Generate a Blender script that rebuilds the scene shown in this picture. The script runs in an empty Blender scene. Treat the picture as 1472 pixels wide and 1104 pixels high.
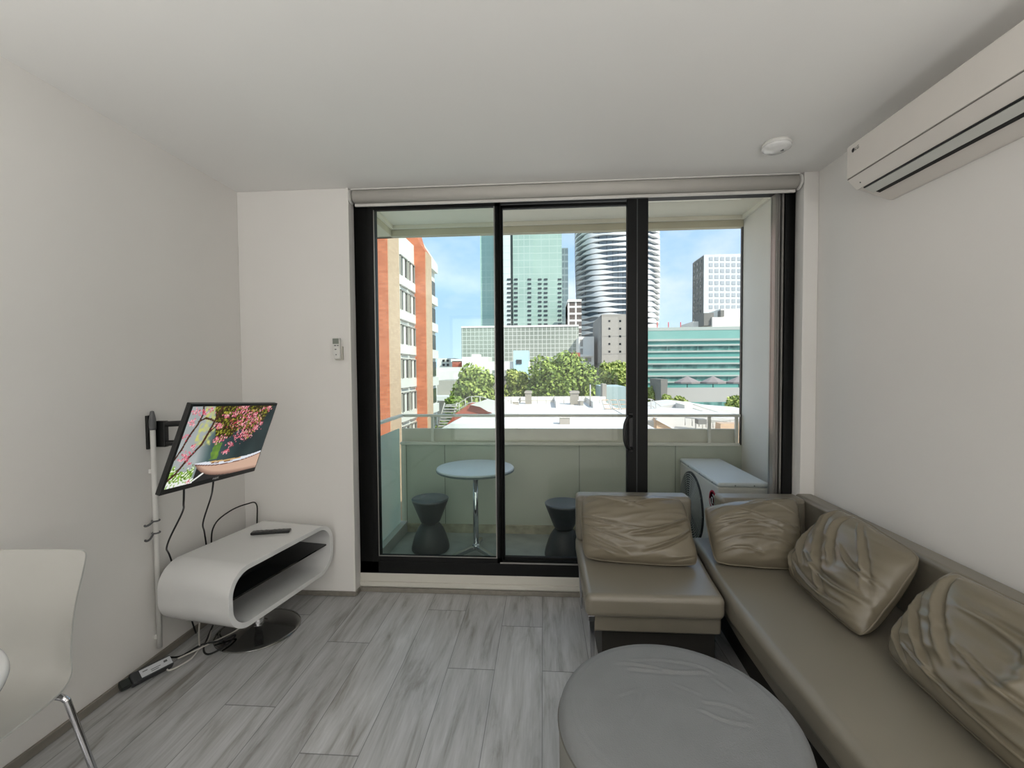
import bpy, math, random
from mathutils import Vector, Matrix, noise

# ------------------------------------------------------------------ camera, sky, sun, lamps
scn = bpy.context.scene
COL = scn.collection
EYE = 1.45
FPX = 650.5
CR = Vector((0.99758979, 0.06901214, -0.0072065))
CU = Vector((0.00491008, 0.03338762, 0.99943042))
CF = Vector((-0.06921344, 0.99705696, -0.03296829))
cam_d = bpy.data.cameras.new('camera')
cam = bpy.data.objects.new('camera', cam_d)
COL.objects.link(cam)
cam_d.sensor_width = 36.0
cam_d.lens = FPX / 1472 * 36.0
cam_d.clip_start = 0.05
cam_d.clip_end = 2000
mm = Matrix((CR, CU, -CF)).transposed().to_4x4()
mm.translation = (0, 0, EYE)
cam.matrix_world = mm
scn.camera = cam

scn.view_settings.view_transform = 'Standard'
scn.view_settings.look = 'None'
scn.view_settings.gamma = 1.0
scn.view_settings.use_curve_mapping = False
scn.view_settings.exposure = 0.06

W = bpy.data.worlds.new('sky')
scn.world = W
W.use_nodes = True
wn = W.node_tree.nodes
wl = W.node_tree.links
wn.clear()
wo = wn.new('ShaderNodeOutputWorld')
bg = wn.new('ShaderNodeBackground')
tc = wn.new('ShaderNodeTexCoord')
sep = wn.new('ShaderNodeSeparateXYZ')
wl.new(tc.outputs['Generated'], sep.inputs[0])
ramp = wn.new('ShaderNodeValToRGB')
ramp.color_ramp.elements[0].position = 0.0
ramp.color_ramp.elements[0].color = (0.58, 0.76, 0.92, 1)
ramp.color_ramp.elements[1].position = 0.6
ramp.color_ramp.elements[1].color = (0.30, 0.52, 0.86, 1)
e = ramp.color_ramp.elements.new(0.16)
e.color = (0.36, 0.58, 0.90, 1)
wl.new(sep.outputs[2], ramp.inputs[0])
mp = wn.new('ShaderNodeMapping')
mp.inputs['Scale'].default_value = (1.0, 1.0, 1.9)
mp.inputs['Location'].default_value = (0.35, 0.1, 0.0)
wl.new(tc.outputs['Generated'], mp.inputs[0])
cn = wn.new('ShaderNodeTexNoise')
cn.inputs['Scale'].default_value = 3.6
cn.inputs['Detail'].default_value = 7
cn.inputs['Roughness'].default_value = 0.55
wl.new(mp.outputs[0], cn.inputs['Vector'])
cr = wn.new('ShaderNodeValToRGB')
cr.color_ramp.elements[0].position = 0.44
cr.color_ramp.elements[0].color = (0.08, 0.08, 0.08, 1)
cr.color_ramp.elements[1].position = 0.72
cr.color_ramp.elements[1].color = (0.85, 0.85, 0.85, 1)
wl.new(cn.outputs[0], cr.inputs[0])
mx = wn.new('ShaderNodeMixRGB')
mx.inputs[2].default_value = (0.84, 0.87, 0.93, 1)
wl.new(cr.outputs[0], mx.inputs[0])
wl.new(ramp.outputs[0], mx.inputs[1])
wl.new(mx.outputs[0], bg.inputs[0])
bg.inputs[1].default_value = 1.35
wl.new(bg.outputs[0], wo.inputs[0])

sun_d = bpy.data.lights.new('sun', 'SUN')
sun_d.energy = 5.6
sun_d.angle = 0.009
sun_d.color = (1.0, 0.95, 0.87)
sun = bpy.data.objects.new('sun', sun_d)
COL.objects.link(sun)
sun.rotation_euler = Vector((0.62, -0.62, 0.85)).to_track_quat('Z', 'Y').to_euler()

def area(name, loc, rot, sx, sy, power, col):
    ld = bpy.data.lights.new(name, 'AREA')
    ld.shape = 'RECTANGLE'
    ld.size = sx
    ld.size_y = sy
    ld.energy = power
    ld.color = col
    lo = bpy.data.objects.new(name, ld)
    lo.location = loc
    lo.rotation_euler = rot
    COL.objects.link(lo)
# added fill light at the back wall, no window known there
area('back_fill_light', (-0.16, -2.72, 1.25), (math.radians(90), 0, 0), 3.1, 2.3, 32, (1.0, 0.985, 0.97))
# added uplights behind the camera that brighten ceiling and walls
FILL_LAMPS = [(-1.25, -0.45, 1.50), (0.95, -0.45, 1.50)]
for lx, ly, lz in FILL_LAMPS:
    area('uplight_fill', (lx, ly, lz + 0.03), (math.radians(180), 0, 0), 0.30, 0.30, 22, (1.0, 0.985, 0.975))

# ------------------------------------------------------------------ helpers
def at(px, py, Y):
    """point where the line of sight of a photograph position meets depth Y"""
    d = CF + CR * ((px - 736) / FPX) - CU * ((py - 552) / FPX)
    t = Y / d.y
    return Vector((d.x * t, Y, EYE + d.z * t))

def lin(c):
    return tuple((v / 12.92 if v <= 0.04045 else ((v + 0.055) / 1.055) ** 2.4) for v in c)

MATS = {}
def mat(name, rgb, rough=0.5, metal=0.0, var=0.0, vscale=8.0, bump=0.0, bscale=60.0, spec=0.5, coat=0.0, vec=(1, 1, 1), emit=None, estr=1.0):
    """rgb is 0-255 sRGB"""
    if name in MATS:
        return MATS[name]
    m = bpy.data.materials.new(name)
    m.use_nodes = True
    nt = m.node_tree
    b = nt.nodes['Principled BSDF']
    c = lin([v / 255 for v in rgb])
    b.inputs['Base Color'].default_value = (*c, 1)
    b.inputs['Roughness'].default_value = rough
    b.inputs['Metallic'].default_value = metal
    b.inputs['Specular IOR Level'].default_value = spec
    b.inputs['Coat Weight'].default_value = coat
    tcn = nt.nodes.new('ShaderNodeTexCoord')
    mpn = nt.nodes.new('ShaderNodeMapping')
    mpn.inputs['Scale'].default_value = vec
    nt.links.new(tcn.outputs['Object'], mpn.inputs[0])
    n1 = nt.nodes.new('ShaderNodeTexNoise')
    n1.inputs['Scale'].default_value = vscale
    n1.inputs['Detail'].default_value = 5
    nt.links.new(mpn.outputs[0], n1.inputs['Vector'])
    if var > 0:
        r = nt.nodes.new('ShaderNodeMapRange')
        r.inputs[1].default_value = 0.3
        r.inputs[2].default_value = 0.7
        r.inputs[3].default_value = 1 - var
        r.inputs[4].default_value = 1 + var
        nt.links.new(n1.outputs[0], r.inputs[0])
        h = nt.nodes.new('ShaderNodeHueSaturation')
        h.inputs['Color'].default_value = (*c, 1)
        nt.links.new(r.outputs[0], h.inputs['Value'])
        nt.links.new(h.outputs[0], b.inputs['Base Color'])
    if bump > 0:
        n2 = nt.nodes.new('ShaderNodeTexNoise')
        n2.inputs['Scale'].default_value = bscale
        n2.inputs['Detail'].default_value = 4
        nt.links.new(mpn.outputs[0], n2.inputs['Vector'])
        bp = nt.nodes.new('ShaderNodeBump')
        bp.inputs['Strength'].default_value = bump
        bp.inputs['Distance'].default_value = 0.004
        nt.links.new(n2.outputs[0], bp.inputs['Height'])
        nt.links.new(bp.outputs[0], b.inputs['Normal'])
    if emit:
        b.inputs['Emission Color'].default_value = (*lin([v / 255 for v in emit]), 1)
        b.inputs['Emission Strength'].default_value = estr
    MATS[name] = m
    return m

def glass_mat(name, tint, refl=1.0, haze=0.0, hazecol=(0.5, 0.55, 0.5)):
    m = bpy.data.materials.new(name)
    m.use_nodes = True
    nt = m.node_tree
    nt.nodes.clear()
    o = nt.nodes.new('ShaderNodeOutputMaterial')
    t = nt.nodes.new('ShaderNodeBsdfTransparent')
    t.inputs[0].default_value = (*tint, 1)
    g = nt.nodes.new('ShaderNodeBsdfGlossy')
    g.inputs['Roughness'].default_value = 0.02
    fr = nt.nodes.new('ShaderNodeFresnel')
    fr.inputs[0].default_value = 1.45
    mu = nt.nodes.new('ShaderNodeMath')
    mu.operation = 'MULTIPLY'
    mu.inputs[1].default_value = refl
    nt.links.new(fr.outputs[0], mu.inputs[0])
    mxn = nt.nodes.new('ShaderNodeMixShader')
    nt.links.new(mu.outputs[0], mxn.inputs[0])
    src = t
    if haze > 0:
        d = nt.nodes.new('ShaderNodeBsdfTranslucent')
        d.inputs[0].default_value = (*hazecol, 1)
        d2 = nt.nodes.new('ShaderNodeBsdfDiffuse')
        d2.inputs[0].default_value = (*hazecol, 1)
        ma = nt.nodes.new('ShaderNodeMixShader')
        nt.links.new(d.outputs[0], ma.inputs[1])
        nt.links.new(d2.outputs[0], ma.inputs[2])
        mh = nt.nodes.new('ShaderNodeMixShader')
        mh.inputs[0].default_value = haze
        nt.links.new(t.outputs[0], mh.inputs[1])
        nt.links.new(ma.outputs[0], mh.inputs[2])
        src = mh
    nt.links.new(src.outputs[0], mxn.inputs[1])
    nt.links.new(g.outputs[0], mxn.inputs[2])
    nt.links.new(mxn.outputs[0], o.inputs[0])
    return m

WP = {}
def wpos(o):
    p = Vector((0, 0, 0))
    while o is not None:
        p += Vector(o.location)
        o = o.parent
    return p

class MB:
    """collects shapes in world coordinates, build() links them as one mesh object"""
    def __init__(s):
        s.v = []
        s.f = []
        s.sm = []
    def add(s, vs, fs, smooth=False):
        n = len(s.v)
        s.v += [Vector(v) for v in vs]
        for f in fs:
            s.f.append([i + n for i in f])
            s.sm.append(smooth)
        return s
    def box(s, x0, x1, y0, y1, z0, z1, M=None):
        vs = [Vector((x, y, z)) for z in (z0, z1) for y in (y0, y1) for x in (x0, x1)]
        if M is not None:
            vs = [M @ v for v in vs]
        return s.add(vs, [(0, 2, 3, 1), (4, 5, 7, 6), (0, 1, 5, 4), (2, 6, 7, 3), (0, 4, 6, 2), (1, 3, 7, 5)])
    def prism(s, poly, a0, a1, fn):
        """poly: list of 2D points, fn(u,v,w) -> point, w from a0 to a1"""
        n = len(poly)
        vs = [fn(u, v, a0) for u, v in poly] + [fn(u, v, a1) for u, v in poly]
        fs = [tuple(range(n - 1, -1, -1)), tuple(range(n, 2 * n))]
        fs += [(i, (i + 1) % n, n + (i + 1) % n, n + i) for i in range(n)]
        return s.add(vs, fs)
    def lathe(s, prof, c=(0, 0, 0), n=48, M=None, smooth=True):
        vs = []
        for r, z in prof:
            for k in range(n):
                a = 2 * math.pi * k / n
                v = Vector((r * math.cos(a), r * math.sin(a), z))
                if M is not None:
                    v = M @ v
                vs.append(v + Vector(c))
        fs = []
        m = len(prof)
        for j in range(m - 1):
            for k in range(n):
                fs.append((j * n + k, j * n + (k + 1) % n, (j + 1) * n + (k + 1) % n, (j + 1) * n + k))
        s.add(vs, fs, smooth)
        if prof[0][0] > 1e-4:
            s.add([vs[k] for k in range(n)], [tuple(range(n - 1, -1, -1))])
        if prof[-1][0] > 1e-4:
            s.add([vs[(m - 1) * n + k] for k in range(n)], [tuple(range(n))])
        return s
    def tube(s, pts, r, n=10, smooth_path=0, closed=False, smooth=True):
        pts = [Vector(p) for p in pts]
        if smooth_path:
            pts = catmull(pts, smooth_path, closed)
        m = len(pts)
        t0 = (pts[1] - pts[0]).normalized()
        ref = Vector((0, 0, 1)) if abs(t0.z) < 0.9 else Vector((1, 0, 0))
        nrm = t0.cross(ref).normalized()
        vs = []
        for i, p in enumerate(pts):
            if closed:
                t = (pts[(i + 1) % m] - pts[i - 1]).normalized()
            else:
                t = (pts[min(i + 1, m - 1)] - pts[max(i - 1, 0)]).normalized()
            nrm = (nrm - t * nrm.dot(t)).normalized()
            b = t.cross(nrm)
            rr = r[i] if isinstance(r, (list, tuple)) else r
            for k in range(n):
                a = 2 * math.pi * k / n
                vs.append(p + (nrm * math.cos(a) + b * math.sin(a)) * rr)
        fs = []
        for i in range(m if closed else m - 1):
            j = (i + 1) % m
            for k in range(n):
                fs.append((i * n + k, i * n + (k + 1) % n, j * n + (k + 1) % n, j * n + k))
        s.add(vs, fs, smooth)
        if not closed:
            s.add(vs[:n], [tuple(range(n - 1, -1, -1))])
            s.add(vs[-n:], [tuple(range(n))])
        return s
    def build(s, name, m, parent=None, bevel=0.0, seg=3, loc=None, sub=0):
        if parent is not None:
            off = wpos(parent)
            base = Vector((0, 0, 0))
            if loc is not None:
                base = Vector(loc) - off
        else:
            if loc is None:
                xs = [v.x for v in s.v]; ys = [v.y for v in s.v]; zs = [v.z for v in s.v]
                loc = ((min(xs) + max(xs)) / 2, (min(ys) + max(ys)) / 2, min(zs))
            off = Vector((0, 0, 0))
            base = Vector(loc)
        me = bpy.data.meshes.new(name)
        me.from_pydata([v - off - base for v in s.v], [], s.f)
        me.polygons.foreach_set('use_smooth', s.sm)
        me.materials.append(m)
        import bmesh
        bm = bmesh.new()
        bm.from_mesh(me)
        bmesh.ops.remove_doubles(bm, verts=bm.verts, dist=1e-5)
        bmesh.ops.recalc_face_normals(bm, faces=bm.faces)
        bm.to_mesh(me)
        bm.free()
        me.update()
        o = bpy.data.objects.new(name, me)
        o.location = base
        o.parent = parent
        COL.objects.link(o)
        if bevel > 0:
            b = o.modifiers.new('bevel', 'BEVEL')
            b.width = bevel
            b.segments = seg
            b.limit_method = 'ANGLE'
            b.angle_limit = math.radians(35)
            for p in me.polygons:
                p.use_smooth = True
            w = o.modifiers.new('wn', 'WEIGHTED_NORMAL')
            w.keep_sharp = True
        if sub:
            q = o.modifiers.new('sub', 'SUBSURF')
            q.levels = sub
            q.render_levels = sub
        return o

def catmull(pts, n, closed=False):
    out = []
    m = len(pts)
    rng = range(m if closed else m - 1)
    for i in rng:
        if closed:
            p0, p1, p2, p3 = pts[i - 1], pts[i], pts[(i + 1) % m], pts[(i + 2) % m]
        else:
            p0, p1, p2, p3 = pts[max(i - 1, 0)], pts[i], pts[i + 1], pts[min(i + 2, m - 1)]
        for k in range(n):
            t = k / n
            out.append(0.5 * ((2 * p1) + (p2 - p0) * t + (2 * p0 - 5 * p1 + 4 * p2 - p3) * t * t + (3 * p1 - p0 - 3 * p2 + p3) * t ** 3))
    if not closed:
        out.append(pts[-1])
    return out

def tag(o, label, cat, group=None, kind=None):
    o['label'] = label
    o['category'] = cat
    if group:
        o['group'] = group
    if kind:
        o['kind'] = kind
    return o

def thing(name, label, cat, loc, group=None):
    o = bpy.data.objects.new(name, None)
    o.empty_display_size = 0.1
    o.location = loc
    COL.objects.link(o)
    return tag(o, label, cat, group)

def struct(o, label=None):
    o['kind'] = 'structure'
    if label:
        o['label'] = label
    return o

def copy_tree(o, parent=None):
    c = o.copy()
    COL.objects.link(c)
    c.parent = parent
    for ch in list(o.children):
        copy_tree(ch, c)
    return c

def text_obj(name, body, size, M, m, parent, depth=0.0005):
    cu = bpy.data.curves.new(name, 'FONT')
    cu.body = body
    cu.size = size
    cu.align_x = 'CENTER'
    cu.align_y = 'CENTER'
    cu.extrude = depth
    t = bpy.data.objects.new(name + '_curve', cu)
    COL.objects.link(t)
    bpy.context.view_layer.update()
    me = bpy.data.meshes.new_from_object(t)
    bpy.data.objects.remove(t)
    off = wpos(parent)
    me.transform(M)
    me.transform(Matrix.Translation(-off))
    me.materials.clear()
    me.materials.append(m)
    o = bpy.data.objects.new(name, me)
    o.parent = parent
    COL.objects.link(o)
    return o

def frame_m(origin, ax, ay, az):
    M = Matrix((ax, ay, az)).transposed().to_4x4()
    M.translation = origin
    return M

# ------------------------------------------------------------------ materials of the room
m_wall = mat('wall_paint', (233, 230.5, 226), 0.75, var=0.012, vscale=1.5, bump=0.05, bscale=140)
m_ceil = mat('ceiling_paint', (243, 242, 239), 0.85, var=0.01, vscale=1.2, bump=0.03, bscale=140)
m_skirt = mat('skirting_grey', (132, 127, 118), 0.5, var=0.10, vscale=5, vec=(6, 1, 6))
m_sillwhite = mat('sill_paint', (208, 205, 195), 0.5, var=0.02)
m_black = mat('black_frame', (21, 22, 22), 0.5, var=0.1, vscale=3, spec=0.2)
m_alu = mat('grey_track', (150, 148, 144), 0.3, 0.6, var=0.05)
m_leather = mat('taupe_leather', (122, 114, 97), 0.24, var=0.05, vscale=4, bump=0.12, bscale=380, spec=0.6)
m_leather2 = mat('taupe_seat_leather', (126, 120, 107), 0.30, var=0.04, vscale=3, bump=0.10, bscale=420, spec=0.6)
m_pipe = mat('cushion_seam', (120, 111, 94), 0.5)
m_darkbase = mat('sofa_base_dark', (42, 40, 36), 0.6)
m_chrome = mat('chrome', (205, 205, 208), 0.12, 1.0)
m_brushed = mat('brushed_steel', (120, 120, 118), 0.28, 1.0, var=0.06, vscale=20)
m_suede = mat('grey_suede', (131, 133, 134), 0.95, var=0.05, vscale=6, bump=0.35, bscale=260, spec=0.15)
m_suede_side = mat('grey_suede_side', (134, 133, 128), 0.95, var=0.05, vscale=6, bump=0.3, bscale=260, spec=0.15)
m_gloss = mat('white_lacquer', (226, 226, 224), 0.16, var=0.01, coat=0.4)
m_plastic = mat('white_plastic', (222, 221, 216), 0.4, var=0.01)
m_shell = mat('chair_shell_plastic', (193, 192, 186), 0.42, var=0.015)
m_blackp = mat('black_plastic', (22, 23, 23), 0.35)
m_bglass = mat('black_glass', (10, 12, 13), 0.05)
m_greyp = mat('grey_plastic', (96, 97, 98), 0.5)
m_cable = mat('black_cable', (18, 18, 18), 0.5)
m_wcable = mat('white_cable', (215, 212, 205), 0.5)
m_stool = mat('charcoal_plastic', (48, 52, 52), 0.45, var=0.05, bump=0.1)
m_red = mat('logo_red', (200, 30, 62), 0.45)
m_logogrey = mat('logo_grey', (120, 118, 116), 0.45)

def floor_material():
    m = bpy.data.materials.new('grey_planks')
    m.use_nodes = True
    nt = m.node_tree
    N = nt.nodes.new
    L = nt.links.new
    b = nt.nodes['Principled BSDF']
    tcn = N('ShaderNodeTexCoord')
    sp = N('ShaderNodeSeparateXYZ')
    L(tcn.outputs['Object'], sp.inputs[0])
    def math_(op, a, bb=None, c=None):
        n = N('ShaderNodeMath')
        n.operation = op
        for i, v in enumerate((a, bb, c)):
            if v is None:
                continue
            if isinstance(v, (int, float)):
                n.inputs[i].default_value = v
            else:
                L(v, n.inputs[i])
        return n.outputs[0]
    PW = 0.2295
    PL = 1.52
    u = math_('DIVIDE', math_('ADD', sp.outputs[0], 0.012 + PW * 12), PW)
    ci = math_('FLOOR', u)
    fu = math_('SUBTRACT', u, ci)
    # joint offset of each row of planks
    joints = {12: 2.13, 11: 0.98, 10: 2.125, 9: 2.646, 8: 1.609, 7: 2.30, 6: 1.83, 5: 2.55, 4: 1.2, 13: 1.4, 14: 2.4, 15: 0.9, 16: 1.9, 17: 1.2, 18: 2.2}
    rp = N('ShaderNodeValToRGB')
    rp.color_ramp.interpolation = 'CONSTANT'
    els = rp.color_ramp.elements
    els[0].position = 0
    els[0].color = (0.3, 0.3, 0.3, 1)
    els.remove(els[1])
    for k in range(4, 19):
        e2 = els.new((k - 0.5) / 24)
        v = (joints[k] % PL) / PL
        e2.color = (v, v, v, 1)
    L(math_('DIVIDE', ci, 24.0), rp.inputs[0])
    off = N('ShaderNodeSeparateColor')
    L(rp.outputs[0], off.inputs[0])
    v = math_('SUBTRACT', math_('ADD', math_('DIVIDE', sp.outputs[1], PL), 6.0), off.outputs[0])
    vi = math_('FLOOR', v)
    fv = math_('SUBTRACT', v, vi)
    # seams
    du = math_('MULTIPLY', math_('MINIMUM', fu, math_('SUBTRACT', 1.0, fu)), PW)
    dv = math_('MULTIPLY', math_('MINIMUM', fv, math_('SUBTRACT', 1.0, fv)), PL)
    seam = math_('MINIMUM', math_('MULTIPLY', du, 1.6), dv)
    sm = N('ShaderNodeMapRange')
    sm.inputs[1].default_value = 0.0012
    sm.inputs[2].default_value = 0.0034
    sm.inputs[3].default_value = 0.42
    sm.inputs[4].default_value = 1.0
    L(seam, sm.inputs[0])
    # plank tone
    cb = N('ShaderNodeCombineXYZ')
    L(ci, cb.inputs[0])
    L(vi, cb.inputs[1])
    wnz = N('ShaderNodeTexWhiteNoise')
    L(cb.outputs[0], wnz.inputs['Vector'])
    tone = N('ShaderNodeMapRange')
    tone.inputs[3].default_value = 0.93
    tone.inputs[4].default_value = 1.07
    L(wnz.outputs['Value'], tone.inputs[0])
    # grain, shifted per plank
    cb2 = N('ShaderNodeCombineXYZ')
    L(math_('ADD', math_('MULTIPLY', sp.outputs[0], 1.0), math_('MULTIPLY', wnz.outputs['Value'], 37.0)), cb2.inputs[0])
    L(math_('MULTIPLY', sp.outputs[1], 0.14), cb2.inputs[1])
    g1 = N('ShaderNodeTexNoise')
    g1.inputs['Scale'].default_value = 16
    g1.inputs['Detail'].default_value = 8
    g1.inputs['Roughness'].default_value = 0.62
    g1.inputs['Distortion'].default_value = 0.5
    L(cb2.outputs[0], g1.inputs['Vector'])
    cb3 = N('ShaderNodeCombineXYZ')
    L(math_('ADD', sp.outputs[0], math_('MULTIPLY', wnz.outputs['Value'], 11.0)), cb3.inputs[0])
    L(math_('MULTIPLY', sp.outputs[1], 0.045), cb3.inputs[1])
    g2 = N('ShaderNodeTexNoise')
    g2.inputs['Scale'].default_value = 110
    g2.inputs['Detail'].default_value = 4
    L(cb3.outputs[0], g2.inputs['Vector'])
    r1 = N('ShaderNodeValToRGB')
    q = r1.color_ramp.elements
    q[0].position = 0.30
    q[0].color = (*lin((0.54, 0.525, 0.50)), 1)
    q[1].position = 0.66
    q[1].color = (*lin((0.76, 0.76, 0.76)), 1)
    e3 = q.new(0.47)
    e3.color = (*lin((0.69, 0.69, 0.685)), 1)
    L(g1.outputs[0], r1.inputs[0])
    r2 = N('ShaderNodeMapRange')
    r2.inputs[1].default_value = 0.3
    r2.inputs[2].default_value = 0.7
    r2.inputs[3].default_value = 0.90
    r2.inputs[4].default_value = 1.08
    L(g2.outputs[0], r2.inputs[0])
    val = math_('MULTIPLY', math_('MULTIPLY', tone.outputs[0], r2.outputs[0]), sm.outputs[0])
    h = N('ShaderNodeHueSaturation')
    L(r1.outputs[0], h.inputs['Color'])
    L(val, h.inputs['Value'])
    L(h.outputs[0], b.inputs['Base Color'])
    b.inputs['Roughness'].default_value = 0.38
    bp = N('ShaderNodeBump')
    bp.inputs['Strength'].default_value = 0.25
    bp.inputs['Distance'].default_value = 0.002
    L(val, bp.inputs['Height'])
    L(bp.outputs[0], b.inputs['Normal'])
    return m
m_floor = floor_material()

# ------------------------------------------------------------------ room shell
XL, XR, YW, YF, H, YB = -1.939, 1.607, 2.786, 2.867, 2.587, -2.8
WL, WR = -1.212, 1.522          # reveal of the sliding door

struct(MB().box(XL - 0.2, XR + 0.2, YB - 0.2, 2.95, -0.25, 0.0).build('floor', m_floor, loc=(0, 0, 0)))
struct(MB().box(XL - 0.2, XR + 0.2, YB - 0.2, 2.95, H, H + 0.25).build('ceiling', m_ceil))
struct(MB().box(XL - 0.2, XL, YB - 0.2, 2.95, 0, H).build('wall_left', m_wall))
struct(MB().box(XR, XR + 0.2, YB - 0.2, 2.95, 0, H).build('wall_right', m_wall))
struct(MB().box(XL, XR, YB - 0.2, YB, 0, H).build('wall_back', m_wall))
wf = MB()
wf.box(XL, WL, YW, 2.95, 0, H)
wf.box(WR, XR, YW, 2.95, 0, H)
wf.box(WL, WR, YF, 2.95, 2.53, H)
struct(wf.build('wall_front', m_wall, bevel=0.004, seg=2))
# low curb under the sliding door
struct(MB().box(WL, WR, YF, 2.95, 0, 0.118).box(WL, WR, YF - 0.012, YF, 0.03, 0.062).build('trim_1', m_sillwhite, bevel=0.003, seg=2))
# skirting
struct(MB().box(XL, XL + 0.014, YB, YW, 0, 0.038).build('baseboard_left', m_skirt, bevel=0.003, seg=2))
struct(MB().box(XL + 0.014, WL + 0.006, YW - 0.012, YW, 0, 0.030).box(WL, WL + 0.012, YW, YF - 0.014, 0, 0.030).box(WL, WR, YF - 0.026, YF - 0.012, 0, 0.028)
       .build('baseboard_front', m_skirt, bevel=0.003, seg=2))
struct(MB().box(XR - 0.014, XR, YB, YW, 0, 0.038).build('baseboard_right', m_skirt, bevel=0.003, seg=2))
struct(MB().box(XL, XR, YB, YB + 0.014, 0, 0.038).build('baseboard_back', m_skirt))
# corner beads of the reveal
struct(MB().box(WL - 0.010, WL + 0.003, YW - 0.004, YW + 0.003, 0.03, H).build('trim_2', mat('bead_paint', (236, 234, 228), 0.4), bevel=0.001))

# sliding door
m_pane1 = glass_mat('pane_glass_green', (0.90, 0.955, 0.93), 0.8)
m_pane2 = glass_mat('pane_glass_clear', (0.955, 0.965, 0.955), 0.6)
FT = 2.53
door = MB()
door.box(WL + 0.004, -1.085, YF, YF + 0.075, 0.118, FT)
door.box(WL + 0.004, WR - 0.003, YF, YF + 0.075, 0.118, 0.195)
door.box(WL + 0.004, WR - 0.003, YF, YF + 0.075, 2.50, FT)
door.box(1.462, WR - 0.003, YF, YF + 0.075, 0.118, FT)
dr = door.build('door_1', m_black, bevel=0.003, seg=2)
struct(dr, 'black framed three panel sliding balcony door')
g = MB().box(1.409, 1.424, YF + 0.012, YF + 0.072, 0.195, 2.50).box(1.430, 1.440, YF + 0.02, YF + 0.072, 0.195, 2.50).box(1.446, 1.456, YF + 0.008, YF + 0.072, 0.195, 2.50)
g.build('jamb_track', m_alu, dr)
MB().box(1.424, 1.462, YF + 0.04, YF + 0.07, 0.195, 2.50).build('jamb_channel', m_black, dr)
# fixed left pane
MB().box(-0.303, -0.268, YF + 0.004, YF + 0.034, 0.195, 2.50).box(-1.085, -0.268, YF + 0.004, YF + 0.034, 0.195, 0.232).box(-1.085, -0.268, YF + 0.004, YF + 0.034, 2.475, 2.50).build('fixed_panel_frame', m_black, dr, bevel=0.002, seg=2)
MB().box(-1.085, -0.303, YF + 0.016, YF + 0.022, 0.232, 2.475).build('glass_pane', m_pane1, dr)
MB().box(-1.085, -1.079, YF + 0.002, YF + 0.004, 0.232, 2.475).box(-1.085, -0.303, YF + 0.002, YF + 0.004, 0.228, 0.234).box(-0.309, -0.303, YF + 0.002, YF + 0.004, 0.232, 2.475).build('glazing_bead', m_alu, dr)
# sliding panel in the middle
sp_ = MB().box(-0.283, -0.254, YF + 0.038, YF + 0.066, 0.205, 2.49).box(0.520, 0.648, YF - 0.006, YF + 0.036, 0.205, 2.49).box(-0.283, 0.56, YF + 0.038, YF + 0.066, 0.205, 0.226).box(-0.283, 0.56, YF + 0.038, YF + 0.066, 2.47, 2.49)
sp_.build('sliding_panel_frame', m_black, dr, bevel=0.002, seg=2)
MB().box(0.578, 0.584, YF - 0.008, YF - 0.005, 0.205, 2.49).build('stile_groove', mat('frame_seam', (60, 64, 64), 0.4), dr)
MB().box(-0.254, 0.545, YF + 0.048, YF + 0.054, 0.226, 2.47).build('glass_pane', m_pane2, dr)
MB().box(-0.283, 0.648, YF - 0.001, YF + 0.002, 0.196, 0.205).build('floor_track', m_alu, dr)
MB().box(0.648, 1.409, YF + 0.052, YF + 0.058, 0.205, 2.49).build('glass_pane', m_pane2, dr)
MB().box(0.648, 1.409, YF + 0.045, YF + 0.066, 0.195, 0.235).build('panel_rail', m_black, dr)
hd = MB().tube([(0.545, YF - 0.008, 1.15), (0.520, YF - 0.04, 1.145), (0.500, YF - 0.052, 1.10), (0.497, YF - 0.054, 1.05), (0.500, YF - 0.052, 1.00), (0.520, YF - 0.04, 0.955), (0.545, YF - 0.008, 0.95)], 0.011, 12, 6)
hd.build('door_handle', m_blackp, dr)
MB().box(0.532, 0.556, YF - 0.012, YF - 0.004, 0.93, 1.17).build('handle_plate', m_blackp, dr, bevel=0.003)

# roller blind
bl = thing('roller_blind', 'white rolled up roller blind across the top of the sliding balcony door', 'blind', (0.15, 2.80, 2.50))
m_blind = mat('blind_fabric', (196, 193, 186), 0.7, var=0.02, bump=0.1, bscale=300)
prof = [(0.0, 0.0), (0.034, 0.0), (0.036, 0.002)]
Mx = Matrix.Rotation(math.radians(90), 4, 'Y')
MB().lathe([(0.001, 0), (0.038, 0.0), (0.038, 2.68), (0.001, 2.68)], (-1.185, 2.815, 2.541), 40, Mx).build('fabric_roll', m_blind, bl)
MB().lathe([(0.001, 0), (0.046, 0.0), (0.046, 0.006), (0.001, 0.006)], (-1.206, 2.815, 2.540), 32, Mx).build('end_cap', m_plastic, bl)
MB().lathe([(0.001, 0), (0.046, 0.0), (0.046, 0.006), (0.001, 0.006)], (1.504, 2.815, 2.540), 32, Mx).build('end_cap', m_plastic, bl)
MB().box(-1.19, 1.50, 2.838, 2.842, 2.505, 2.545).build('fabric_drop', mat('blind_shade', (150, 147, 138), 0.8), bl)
MB().box(-1.19, 1.50, 2.832, 2.848, 2.488, 2.506).build('bottom_bar', mat('blind_bar', (222, 220, 214), 0.4), bl, bevel=0.004)
MB().box(-1.20, 1.505, 2.80, 2.85, 2.580, H).build('mounting_rail', m_plastic, bl)

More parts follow.
